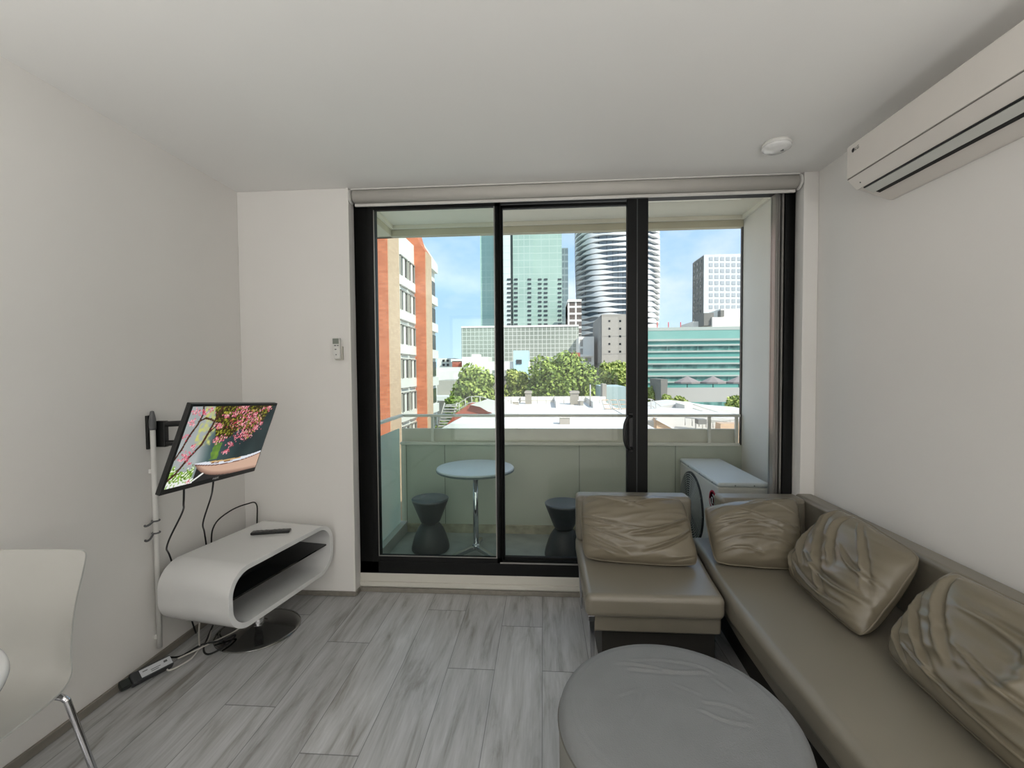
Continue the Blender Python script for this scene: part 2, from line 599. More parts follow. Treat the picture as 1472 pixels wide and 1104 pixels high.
# smoke alarm
sa = thing('smoke_alarm', 'round white smoke alarm on the ceiling near the air conditioner', 'smoke alarm', (1.185, 2.42, H))
MB().lathe([(0.001, 0), (0.062, 0), (0.066, -0.004), (0.066, -0.016), (0.060, -0.018)], (1.185, 2.42, H), 40).build('base', m_plastic, sa)
MB().lathe([(0.066, -0.017), (0.068, -0.020), (0.066, -0.030), (0.050, -0.040), (0.030, -0.044), (0.026, -0.047), (0.001, -0.048)], (1.185, 2.42, H), 40).build('cover', m_gloss, sa)
MB().lathe([(0.001, 0), (0.008, 0), (0.008, -0.003), (0.001, -0.004)], (1.205, 2.405, H - 0.0445), 16).build('test_button', m_greyp, sa)

for i, (lx, ly, lz) in enumerate(FILL_LAMPS):  # unseen lamp bodies added to carry the fill uplights
    fl_ = thing('fill_lamp', 'added white uplighter for fill light behind the camera, near the %s wall' % ('left', 'right')[i], 'lamp', (lx, ly, 0))
    MB().lathe([(0.001, 0.0), (0.15, 0.0), (0.15, 0.015), (0.02, 0.025), (0.001, 0.025)], (lx, ly, 0), 40).build('base', m_plastic, fl_)
    MB().lathe([(0.012, 0.02), (0.012, lz - 0.09), (0.001, lz - 0.09)], (lx, ly, 0), 16).build('pole', m_plastic, fl_)
    MB().lathe([(0.02, lz - 0.10), (0.12, lz - 0.06), (0.24, lz + 0.02), (0.25, lz + 0.025), (0.24, lz + 0.015), (0.12, lz - 0.07), (0.02, lz - 0.11)], (lx, ly, 0), 48).build('lamp_shade', m_plastic, fl_)
# made-up window frame around the added fill light on the back wall
wb = MB()
for (x0, x1, z0, z1) in ((-1.77, 1.45, 0.04, 0.09), (-1.77, 1.45, 2.42, 2.47), (-1.77, -1.72, 0.04, 2.47), (1.40, 1.45, 0.04, 2.47)):
    wb.box(x0, x1, YB, YB + 0.06, z0, z1)
struct(wb.build('fill_window_1', m_black, bevel=0.003, seg=2))

# wall remote by the door
rc = thing('wall_remote', 'small white air conditioner remote in a holder on the wall left of the balcony door', 'remote control', (-1.288, YW, 1.51))
MB().box(-1.316, -1.268, 2.752, 2.772, 1.545, 1.652).prism([(-1.316, 1.552), (-1.268, 1.552), (-1.270, 1.520), (-1.305, 1.520)], 2.752, 2.772, lambda u, v, w: (u, w, v)).build('body', m_plastic, rc, bevel=0.004)
MB().box(-1.312, -1.274, 2.7495, 2.7525, 1.615, 1.648).build('display', mat('lcd_grey', (128, 134, 124), 0.3), rc)
for bx, bz, bw in ((-1.303, 1.602, 0.012), (-1.285, 1.602, 0.010), (-1.300, 1.578, 0.010), (-1.295, 1.545, 0.006)):
    MB().box(bx, bx + bw, 2.7495, 2.7525, bz, bz + 0.006).build('button', m_greyp, rc)
MB().box(-1.306, -1.258, 2.768, YW, 1.515, 1.600).build('wall_holder', mat('holder_plastic', (196, 193, 182), 0.5), rc, bevel=0.003)

# ------------------------------------------------------------------ indoor air conditioner
ac = thing('air_conditioner', 'long white split system air conditioner high on the right wall', 'air conditioner', (XR, 1.70, 2.21))
def acp(poly, y0, y1, name, m, bevel=0.0, parent=None):
    return MB().prism(poly, y0, y1, lambda u, v, w: (u, w, v)).build(name, m, parent or ac, bevel=bevel)
m_ac = mat('ac_casing', (222, 217, 210), 0.38, var=0.01)
AY0, AY1 = 1.28, 2.22
acp([(XR, 2.213), (XR, 2.470), (1.425, 2.466), (1.408, 2.455), (1.408, 2.300), (1.452, 2.262), (1.498, 2.246), (1.585, 2.213)], AY0, AY1, 'casing', m_ac, 0.005)
acp([(1.408, 2.312), (1.400, 2.312), (1.399, 2.452), (1.404, 2.459), (1.420, 2.463), (1.420, 2.450), (1.408, 2.450)], AY0 + 0.003, AY1 - 0.002, 'front_panel', m_ac, 0.002)
acp([(1.406, 2.306), (1.402, 2.306), (1.445, 2.262), (1.452, 2.262)], AY0 + 0.003, AY1 - 0.002, 'lower_panel', m_ac, 0.001)
acp([(1.456, 2.257), (1.454, 2.254), (1.490, 2.234), (1.496, 2.238), (1.490, 2.246)], AY0 + 0.02, AY1 - 0.04, 'louver', mat('louver_plastic', (205, 206, 200), 0.35), 0.001)
acp([(1.494, 2.248), (1.495, 2.236), (1.512, 2.231), (1.516, 2.244)], AY0 + 0.02, AY1 - 0.05, 'air_outlet', mat('outlet_dark', (24, 24, 24), 0.7))
acp([(1.448, 2.262), (1.4485, 2.2575), (1.4525, 2.2555), (1.454, 2.262)], AY0 + 0.02, AY1 - 0.04, 'louver_gap', m_blackp)
acp([(1.404, 2.3105), (1.4035, 2.308), (1.409, 2.308), (1.409, 2.3105)], AY0, AY1, 'panel_gap', mat('gap_grey', (128, 124, 118), 0.6))
Mlg = frame_m(Vector((1.3985, 2.165, 2.425)), Vector((0, -1, 0)), Vector((0, 0, 1)), Vector((-1, 0, 0)))
text_obj('logo_letters', 'LG', 0.022, Mlg @ Matrix.Translation((0.014, 0, 0)), m_logogrey, ac)
MB().lathe([(0.010, 0), (0.010, 0.001), (0.007, 0.001), (0.007, 0)], (0, 0, 0), 24, None).build('logo_ring', m_logogrey, ac)
lr = bpy.data.objects['logo_ring']
lr.data.transform(Matrix.Translation(wpos(ac)))
lr.data.transform(Matrix.Translation(-wpos(ac)) @ Mlg @ Matrix.Translation((-0.010, 0, 0)))
MB().lathe([(0.001, 0), (0.003, 0), (0.003, 0.002), (0.001, 0.002)], (1.4285, 2.17, 2.279), 10, Matrix.Rotation(math.radians(-120), 4, 'Y')).build('signal_light', m_greyp, ac)

# ------------------------------------------------------------------ sofa
def sofa_part(name, poly, z0, z1, m, parent, bevel=0.03, seg=5):
    return MB().prism(poly, z0, z1, lambda u, v, w: (u, v, w)).build(name, m, parent, bevel=bevel, seg=seg)
s1 = thing('corner_sofa_end_seat', 'short taupe leather sofa seat with backrest standing before the balcony door', 'sofa', (0.50, 2.40, 0))
edge_r = [(0.878, 2.80), (0.850, 2.50), (0.822, 2.24), (0.806, 2.035)]
sofa_part('seat', [(0.186, 2.035)] + edge_r[::-1] + [(0.192, 2.80)], 0.315, 0.425, m_leather2, s1, 0.032)
sofa_part('seat_frame', [(0.222, 2.072), (0.80, 2.072), (0.84, 2.78), (0.225, 2.78)], 0.235, 0.325, m_leather2, s1, 0.012, 3)
sofa_part('backrest', [(0.192, 2.672), (0.862, 2.672), (0.862, 2.802), (0.192, 2.802)], 0.42, 0.695, m_leather2, s1, 0.03)
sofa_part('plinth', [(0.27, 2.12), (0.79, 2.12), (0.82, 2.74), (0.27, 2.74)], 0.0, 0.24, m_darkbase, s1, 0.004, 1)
for yy in (2.085, 2.72):
    MB().box(0.200, 0.232, yy - 0.018, yy + 0.018, 0.285, 0.312).prism([(0.203, 0.30), (0.232, 0.30), (0.228, 0.0), (0.219, 0.0)], yy - 0.014, yy + 0.014, lambda u, v, w: (u, w, v)).build('leg', m_chrome, s1, bevel=0.003, seg=2)

s2 = thing('corner_sofa_long_seat', 'long taupe leather sofa section running along the right wall', 'sofa', (1.2, 1.4, 0))
le = [(0.888, 2.80), (0.862, 2.50), (0.836, 2.24), (0.822, 2.03), (0.818, 1.70), (0.830, 1.20), (0.850, 0.70), (0.86, 0.35)]
sofa_part('seat', [(1.585, 2.80), (1.585, 0.35)] + le[::-1], 0.300, 0.425, m_leather2, s2, 0.036, 6)
sofa_part('seat_frame', [(1.57, 2.78), (1.57, 0.37), (0.895, 0.37), (0.892, 0.70), (0.872, 1.20), (0.862, 1.70), (0.868, 2.03), (0.93, 2.78)], 0.215, 0.31, m_leather2, s2, 0.012, 3)
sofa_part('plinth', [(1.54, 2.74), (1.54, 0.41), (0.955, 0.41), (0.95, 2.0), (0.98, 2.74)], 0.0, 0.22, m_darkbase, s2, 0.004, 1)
sofa_part('backrest', [(1.022, 2.665), (1.497, 2.665), (1.497, 2.800), (1.022, 2.800)], 0.42, 0.695, m_leather2, s2, 0.026)
sofa_part('backrest', [(1.492, 0.35), (1.598, 0.35), (1.598, 2.800), (1.492, 2.800)], 0.42, 0.697, m_leather2, s2, 0.024)
for xx, yy in ((0.90, 0.46), (0.905, 1.62)):
    MB().box(xx - 0.018, xx + 0.018, yy - 0.018, yy + 0.018, 0.0, 0.22).build('leg', m_chrome, s2, bevel=0.003, seg=2)

def pillow(label, BL, BR, TR, TL, thick, folds, seed, sag=0.02, belly=1.0, floor=None):
    """cushion spanned by its four corners; folds: (u0,v0,u1,v1,curve,width,height)"""
    BL, BR, TR, TL = map(Vector, (BL, BR, TR, TL))
    NU, NV = 110, 84
    nrm = (BR - BL).cross(TL - BL).normalized()
    c = (BL + BR + TR + TL) / 4
    rt = thing('cushion', label, 'cushion', (c.x, c.y, min(BL.z, BR.z)), 'loose leather cushions on the corner sofa')
    rnd = random.Random(seed)
    def P(u, v, side):
        # pinched outline, bulging between the corners
        uu = 2 * u - 1
        vv = 2 * v - 1
        ku = 1 - 0.045 * (1 - vv * vv) * 0
        su = uu * (1 + 0.035 * (1 - vv * vv) - 0.01)
        sv = vv * (1 + 0.045 * (1 - uu * uu) - 0.01)
        # rounded corners
        cr_ = 0.045 * (abs(uu) ** 8) * (abs(vv) ** 8)
        su *= 1 - cr_
        sv *= 1 - cr_
        # crumpled rim
        rim = max(abs(uu), abs(vv)) ** 6
        nn = noise.noise(Vector((uu * 2.2 + seed, vv * 2.2, seed * 1.7)))
        su += 0.020 * rim * nn
        sv += 0.020 * rim * noise.noise(Vector((uu * 2.2, vv * 2.2 + seed, 5.1)))
        a, b = (su + 1) / 2, (sv + 1) / 2
        p = BL.lerp(BR, a).lerp(TL.lerp(TR, a), b)
        prof = max(0.0, (1 - abs(uu) ** 3.2)) ** 0.5 * max(0.0, (1 - abs(vv) ** 3.0)) ** 0.5
        low = 1 + 0.30 * (0.5 - v)          # filling sinks to the bottom
        h = thick / 2 * prof * low * belly
        if side > 0:
            w = 0.0
            for (u0, v0, u1, v1, cv, wd, ht) in folds:
                du, dv = u1 - u0, v1 - v0
                ln = math.hypot(du, dv)
                tu = ((u - u0) * du + (v - v0) * dv) / ln / ln
                dn = ((u - u0) * -dv + (v - v0) * du) / ln
                tcl = min(max(tu, 0), 1)
                dn -= cv * 4 * tcl * (1 - tcl)
                ex = max(0.0, abs(tu - 0.5) - 0.5) * ln
                fall = math.exp(-(ex / 0.04) ** 2) * (math.sin(math.pi * (0.08 + 0.84 * tcl)) ** 0.7)
                ww = wd * 0.72 * (0.55 + 0.6 * tcl)
                w += 1.45 * ht * fall * (math.exp(-(dn / ww) ** 2) - 0.75 * math.exp(-((dn - 1.7 * ww) / (1.2 * ww)) ** 2))
            w += 0.008 * noise.noise(Vector((u * 3.1 + seed * 3, v * 3.1, 0.3)))
            q = noise.noise(Vector((u * 2.0 + v * 3.0 + seed, v * 9.0 - u * 3, 2.2)))
            w += 0.006 * (1 - abs(q) * 2)
            h += w * min(1.0, prof * 1.6)
            h = max(h, 0.004)
        return p + nrm * h * side
    vs = []
    fs = []
    for side in (1, -1):
        base = len(vs)
        for j in range(NV + 1):
            for i in range(NU + 1):
                # finer near the rim
                u = 0.5 - 0.5 * math.cos(math.pi * i / NU) * (0.35) + (i / NU - 0.5) * 0.65
                v = 0.5 - 0.5 * math.cos(math.pi * j / NV) * (0.35) + (j / NV - 0.5) * 0.65
                p = P(u, v, side)
                if floor is not None and p.z < floor:
                    p.z = floor
                vs.append(p)
        for j in range(NV):
            for i in range(NU):
                a = base + j * (NU + 1) + i
                q = (a, a + 1, a + NU + 2, a + NU + 1)
                fs.append(q if side > 0 else q[::-1])
    MB().add(vs, fs, True).build('cover', m_leather, rt)
    rim = []
    K = 28
    for k in range(K): rim.append(P(k / K, 0, -1))
    for k in range(K): rim.append(P(1, k / K, -1))
    for k in range(K): rim.append(P(1 - k / K, 1, -1))
    for k in range(K): rim.append(P(0, 1 - k / K, -1))
    for p in rim:
        if floor is not None and p.z < floor + 0.004:
            p.z = floor + 0.004
    MB().tube(rim, 0.004, 6, 2, True).build('piping', m_pipe, rt)
    return rt

F1 = [(0.0, 0.98, 0.55, 0.76, 0.03, 0.022, 0.010), (0.98, 0.97, 0.45, 0.78, -0.02, 0.02, 0.008), (0.0, 0.62, 0.55, 0.42, -0.05, 0.022, 0.012), (1.0, 0.66, 0.45, 0.36, 0.05, 0.024, 0.014),
      (0.0, 0.50, 0.42, 0.24, -0.03, 0.018, 0.011), (1.0, 0.50, 0.55, 0.14, 0.05, 0.022, 0.013), (0.0, 0.36, 0.35, 0.10, -0.02, 0.016, 0.010), (0.0, 0.22, 0.25, 0.06, 0.0, 0.014, 0.009),
      (1.0, 0.12, 0.72, 0.05, 0.02, 0.016, 0.010), (0.25, 0.90, 0.62, 0.88, -0.03, 0.02, 0.006)]
pillow('square taupe leather cushion on the short sofa seat before the balcony door', (0.215, 2.395, 0.440), (0.785, 2.335, 0.440), (0.775, 2.60, 0.712), (0.222, 2.62, 0.716), 0.17, F1, 3, floor=0.428)
F2 = [(0.02, 0.55, 0.75, 0.40, 0.06, 0.024, 0.014), (0.02, 0.42, 0.45, 0.52, 0.03, 0.018, 0.010), (0.05, 0.25, 0.85, 0.20, 0.08, 0.025, 0.013), (0.55, 0.92, 0.98, 0.62, 0.02, 0.018, 0.009),
      (0.08, 0.12, 0.5, 0.10, 0.05, 0.02, 0.011), (0.35, 0.75, 0.95, 0.42, -0.03, 0.022, 0.008), (0.05, 0.62, 0.4, 0.66, 0.02, 0.018, 0.008)]
pillow('taupe leather cushion leaning in the corner of the sofa', (0.885, 2.375, 0.440), (1.285, 2.330, 0.440), (1.415, 2.62, 0.715), (0.905, 2.61, 0.660), 0.19, F2, 7, floor=0.428)
F3 = [(0.10, 0.95, 0.62, 0.10, -0.06, 0.030, 0.016), (0.28, 0.96, 0.55, 0.42, -0.05, 0.028, 0.016), (0.02, 0.72, 0.30, 0.22, -0.07, 0.024, 0.014), (0.45, 0.95, 0.90, 0.40, 0.05, 0.030, 0.012),
      (0.30, 0.34, 0.96, 0.30, -0.08, 0.030, 0.016), (0.20, 0.16, 0.85, 0.12, -0.05, 0.022, 0.012), (0.02, 0.40, 0.18, 0.05, -0.03, 0.018, 0.010), (0.55, 0.62, 0.95, 0.52, -0.06, 0.026, 0.012), (0.03, 0.90, 0.20, 0.55, 0.03, 0.020, 0.010)]
pillow('crumpled taupe leather cushion against the right wall, in the middle of the three there', (1.200, 2.300, 0.440), (1.175, 1.735, 0.440), (1.445, 1.815, 0.715), (1.430, 2.300, 0.762), 0.17, F3, 11, floor=0.428)
F4 = [(0.08, 0.95, 0.40, 0.30, -0.05, 0.030, 0.014), (0.02, 0.66, 0.40, 0.12, -0.05, 0.024, 0.014), (0.30, 0.72, 0.80, 0.58, 0.06, 0.050, 0.012), (0.2, 0.17, 0.95, 0.10, -0.02, 0.020, 0.014),
      (0.55, 0.95, 0.66, 0.45, 0.03, 0.045, 0.012), (0.42, 0.44, 0.95, 0.40, -0.06, 0.030, 0.012), (0.0, 0.42, 0.22, 0.06, -0.04, 0.018, 0.012), (0.75, 0.9, 0.6, 0.3, 0.04, 0.04, 0.010)]
pillow('large pale creased leather cushion nearest the camera on the long sofa section', (1.205, 1.660, 0.440), (1.165, 1.00, 0.440), (1.415, 1.02, 0.715), (1.418, 1.66, 0.742), 0.17, F4, 19, floor=0.428)

# ------------------------------------------------------------------ ottoman
ot = thing('ottoman', 'round grey suede ottoman in front of the corner sofa', 'ottoman', (0.405, 1.392, 0))
OC = Vector((0.405, 1.392, 0))
OR = 0.362
vs = []
fs = []
NR, NA = 72, 160
def wr(x, y):
    h = 0
    for (x0, y0, x1, y1, cv, wd, ht) in [(-0.14, 0.20, 0.02, 0.16, 0.01, 0.010, 0.007), (-0.10, 0.17, 0.13, 0.165, -0.008, 0.011, 0.008), (-0.08, 0.22, 0.12, 0.20, 0.015, 0.010, 0.004),
                                         (0.08, 0.22, 0.17, 0.17, 0.01, 0.009, 0.004), (0.10, 0.02, 0.20, -0.02, 0.012, 0.009, 0.005), (0.08, -0.02, 0.18, -0.06, -0.01, 0.009, 0.005),
                                         (-0.10, 0.03, -0.14, -0.05, 0.005, 0.009, 0.004), (-0.16, 0.04, -0.12, 0.06, 0.0, 0.008, 0.003), (0.03, 0.09, 0.08, 0.06, 0.0, 0.008, 0.003), (0.17, 0.12, 0.19, 0.09, 0.0, 0.01, 0.004)]:
        dx, dy = x1 - x0, y1 - y0
        ln = math.hypot(dx, dy)
        t = ((x - x0) * dx + (y - y0) * dy) / ln / ln
        d = ((x - x0) * -dy + (y - y0) * dx) / ln
        tc_ = min(max(t, 0), 1)
        d -= cv * 4 * tc_ * (1 - tc_)
        ex = max(0, abs(t - 0.5) - 0.5) * ln
        h += 0.62 * ht * math.exp(-(ex / 0.016) ** 2) * (math.exp(-(d / wd / 0.6) ** 2) - 0.6 * math.exp(-((d + 1.0 * wd) / wd / 0.6) ** 2))
    return h + 0.0012 * noise.noise(Vector((x * 14, y * 14, 0)))
for i in range(NR + 1):
    s_ = i / NR
    for k in range(NA):
        a = 2 * math.pi * k / NA
        r = OR * min(1, s_ * 1.0)
        if s_ < 0.86:
            rr = (OR - 0.045) * s_ / 0.86
            z = 0.412 - 0.012 * (rr / OR) ** 2
        else:
            t = (s_ - 0.86) / 0.14 * math.pi / 2
            rr = (OR - 0.045) + 0.045 * math.sin(t)
            z = 0.400 - 0.05 * (1 - math.cos(t)) - 0.0
        x, y = rr * math.cos(a), rr * math.sin(a)
        vs.append(OC + Vector((x, y, z + (wr(x, y) if s_ < 0.9 else 0))))
for i in range(NR):
    for k in range(NA):
        fs.append((i * NA + k, i * NA + (k + 1) % NA, (i + 1) * NA + (k + 1) % NA, (i + 1) * NA + k))
MB().add(vs, fs, True).build('seat_top', m_suede, ot)
MB().lathe([(OR, 0.350), (OR - 0.004, 0.344), (OR - 0.001, 0.338), (OR - 0.002, 0.20), (OR - 0.006, 0.04), (OR - 0.02, 0.025), (0.001, 0.025)], OC, 96).build('side_band', m_suede_side, ot)
MB().tube([OC + Vector((OR * math.cos(2 * math.pi * k / 96), OR * math.sin(2 * math.pi * k / 96), 0.347)) for k in range(96)], 0.0035, 6, 0, True).build('seam_piping', mat('seam_grey', (105, 104, 98), 0.9), ot)
for k in range(4):
    a = math.pi / 4 + k * math.pi / 2
    MB().lathe([(0.001, 0.0), (0.02, 0.0), (0.02, 0.03), (0.001, 0.03)], OC + Vector((0.26 * math.cos(a), 0.26 * math.sin(a), 0)), 16).build('foot', m_blackp, ot)

# ------------------------------------------------------------------ media stand
ms = thing('media_stand', 'glossy white rounded open media stand on a round chrome base by the left wall', 'tv stand', (-1.60, 2.385, 0))
D = Vector((0.1742, 0.9847, 0))
NN = Vector((0.9847, -0.1742, 0))
P0 = Vector((-1.457, 2.024, 0))
def rrect(s0, s1, z0, z1, r, n=12):
    o = []
    for cx, cz, a0 in ((s1 - r, z1 - r, 0), (s0 + r, z1 - r, 90), (s0 + r, z0 + r, 180), (s1 - r, z0 + r, 270)):
        for k in range(n + 1):
            a = math.radians(a0 + 90 * k / n)
            o.append((cx + r * math.cos(a), cz + r * math.sin(a)))
    return o
DEP = 0.425
outer = rrect(-0.052, 0.728, 0.198, 0.506, 0.125)
inner = rrect(-0.026, 0.702, 0.224, 0.480, 0.102)
def stp(s, z, w):
    return P0 + D * s + NN * (-w) + Vector((0, 0, z))
n = len(outer)
vs = [stp(s, z, 0) for s, z in outer] + [stp(s, z, 0) for s, z in inner] + [stp(s, z, DEP) for s, z in outer] + [stp(s, z, DEP) for s, z in inner]
fs = []
for i in range(n):
    j = (i + 1) % n
    fs += [(i, j, n + j, n + i), (2 * n + i, 3 * n + i, 3 * n + j, 2 * n + j), (i, 2 * n + i, 2 * n + j, j), (n + i, n + j, 3 * n + j, 3 * n + i)]
o = MB().add(vs, fs, True).build('shell', m_gloss, ms, bevel=0.002, seg=2)
# back panel (dark) and glass shelf
bk = MB()
nb = len(inner)
bk.add([stp(s, z, DEP - 0.03) for s, z in inner] + [stp(s, z, DEP - 0.022) for s, z in inner], [tuple(range(nb)), tuple(range(2 * nb - 1, nb - 1, -1))])
bk.build('back_panel', mat('stand_back', (226, 226, 224), 0.3), ms)
sh = MB()
sh.add([stp(s, z, w) for w in (0.03, DEP - 0.032) for z in (0.352, 0.360) for s in (-0.024, 0.700)], [(0, 1, 3, 2), (4, 6, 7, 5), (0, 4, 5, 1), (2, 3, 7, 6), (0, 2, 6, 4), (1, 5, 7, 3)])
sh.build('glass_shelf', m_bglass, ms)
DC = Vector((-1.598, 2.385, 0))
MB().lathe([(0.001, 0.0), (0.212, 0.0), (0.216, 0.003), (0.214, 0.007), (0.19, 0.012), (0.12, 0.018), (0.06, 0.026), (0.045, 0.034), (0.001, 0.036)], DC, 96).build('base_disc', mat('polished_base', (150, 150, 148), 0.10, 1.0), ms)
MB().lathe([(0.030, 0.03), (0.028, 0.04), (0.028, 0.199), (0.001, 0.199)], DC, 32).build('column', m_chrome, ms)

# tv remote lying on the stand
rm = thing('tv_remote', 'black television remote control lying on top of the white media stand', 'remote control', (-1.605, 2.505, 0.507))
rd = Vector((0.968, 0.25, 0)).normalized()
rn = Vector((-rd.y, rd.x, 0))
MR = frame_m(Vector((-1.585, 2.50, 0.507)), rd, rn, Vector((0, 0, 1)))
MB().box(-0.105, 0.105, -0.022, 0.022, 0.0, 0.015, MR).build('body', m_blackp, rm, bevel=0.005)
for i in range(7):
    for j in range(3):
        if i == 3:
            continue
        MB().box(-0.085 + i * 0.024, -0.073 + i * 0.024, -0.015 + j * 0.012, -0.008 + j * 0.012, 0.0145, 0.0165, MR).build('button', m_greyp, rm)
MB().lathe([(0.001, 0.0145), (0.012, 0.0145), (0.012, 0.017), (0.001, 0.017)], (0, 0, 0), 20, MR).build('navigation_pad', mat('pad', (60, 60, 62), 0.3), rm)

# ------------------------------------------------------------------ television
TA = Vector((-0.06111985, 0.99545244, -0.07306717))     # to the right on the screen
TN = Vector((0.94920537, 0.03533023, -0.31266746))      # out of the screen
TU = Vector((0.30866411, 0.08846594, 0.94704818))       # up on the screen
k_ = 0.64 / 0.6
TCp = Vector((-1.356, 1.849, 1.143 + 0.07)) 
TCp = Vector((0, 0, EYE)) + (Vector((-1.356, 1.849, 1.143)) - Vector((0, 0, EYE))) * k_
TW, TH = 0.64, 0.64 / 1.7
tv = thing('television', 'flat black television on a wall arm showing pink blossom and a boat', 'television', (TCp.x, TCp.y, TCp.z - TH / 2))
MT = frame_m(TCp, TA, TU, TN)       # local x right, y up, z out
MB().box(-TW / 2, TW / 2, -TH / 2, TH / 2, -0.020, 0.0, MT).build('bezel', m_blackp, tv, bevel=0.003)
MB().box(-TW * 0.36, TW * 0.36, -TH * 0.46, TH * 0.18, -0.050, -0.019, MT).build('rear_housing', m_blackp, tv, bevel=0.008)
SX0, SX1, SY0, SY1 = -TW / 2 + 0.013, TW / 2 - 0.010, -TH / 2 + 0.024, TH / 2 - 0.012
GX, GY = 230, 134
rs = random.Random(5)
blossoms = []
def clump(x, y, r, n):
    for _ in range(n):
        blossoms.append((x + rs.gauss(0, r), y + rs.gauss(0, r), rs.uniform(0.004, 0.010), rs.random()))
for (x, y, r, n_) in [(0.70, 0.55, 0.035, 60), (0.66, 0.62, 0.04, 40), (0.33, 0.73, 0.025, 50), (0.51, 0.36, 0.018, 40), (0.53, 0.45, 0.02, 30), (0.80, 0.66, 0.03, 50), (0.86, 0.72, 0.02, 16), (0.47, 0.89, 0.025, 30), (0.55, 0.96, 0.04, 70), (0.91, 0.96, 0.02, 26), (0.83, 0.95, 0.015, 12),
                      (0.37, 0.87, 0.02, 22), (0.35, 0.54, 0.025, 26), (0.42, 0.56, 0.03, 24), (0.04, 0.95, 0.03, 34), (0.04, 0.80, 0.03, 26), (0.13, 0.92, 0.02, 24), (0.19, 0.96, 0.02, 14), (0.13, 0.50, 0.012, 20), (0.10, 0.40, 0.03, 34), (0.08, 0.32, 0.03, 20), (0.15, 0.27, 0.012, 14),
                      (0.20, 0.03, 0.012, 14), (0.03, 0.62, 0.02, 12), (0.62, 0.85, 0.05, 60), (0.72, 0.88, 0.04, 40), (0.58, 0.72, 0.05, 46), (0.70, 0.76, 0.05, 50), (0.60, 0.56, 0.04, 40), (0.48, 0.75, 0.03, 18), (0.78, 0.80, 0.03, 24)]:
    clump(x, y, r, n_)
bgrid = {}
for b_ in blossoms:
    bgrid.setdefault((int(b_[0] * 20), int(b_[1] * 12)), []).append(b_)
branches = [([(0.0, 0.10), (0.05, 0.17), (0.13, 0.36), (0.21, 0.51), (0.245, 0.70), (0.275, 0.89), (0.30, 1.0)], 0.011), ([(0.0, 0.36), (0.03, 0.47), (0.06, 0.64), (0.10, 0.77), (0.12, 0.9), (0.10, 1.0)], 0.009),
            ([(0.10, 0.81), (0.16, 0.85), (0.22, 0.83), (0.26, 0.80)], 0.008), ([(0.45, 1.0), (0.47, 0.88), (0.42, 0.80)], 0.007), ([(0.25, 0.66), (0.30, 0.75), (0.36, 0.84)], 0.006)]
def segd(px, py, a, b):
    dx, dy = b[0] - a[0], (b[1] - a[1])
    t = max(0, min(1, ((px - a[0]) * dx + (py - a[1]) * dy) / (dx * dx + dy * dy)))
    return math.hypot(px - a[0] - t * dx, (py - a[1] - t * dy) * 0.58)
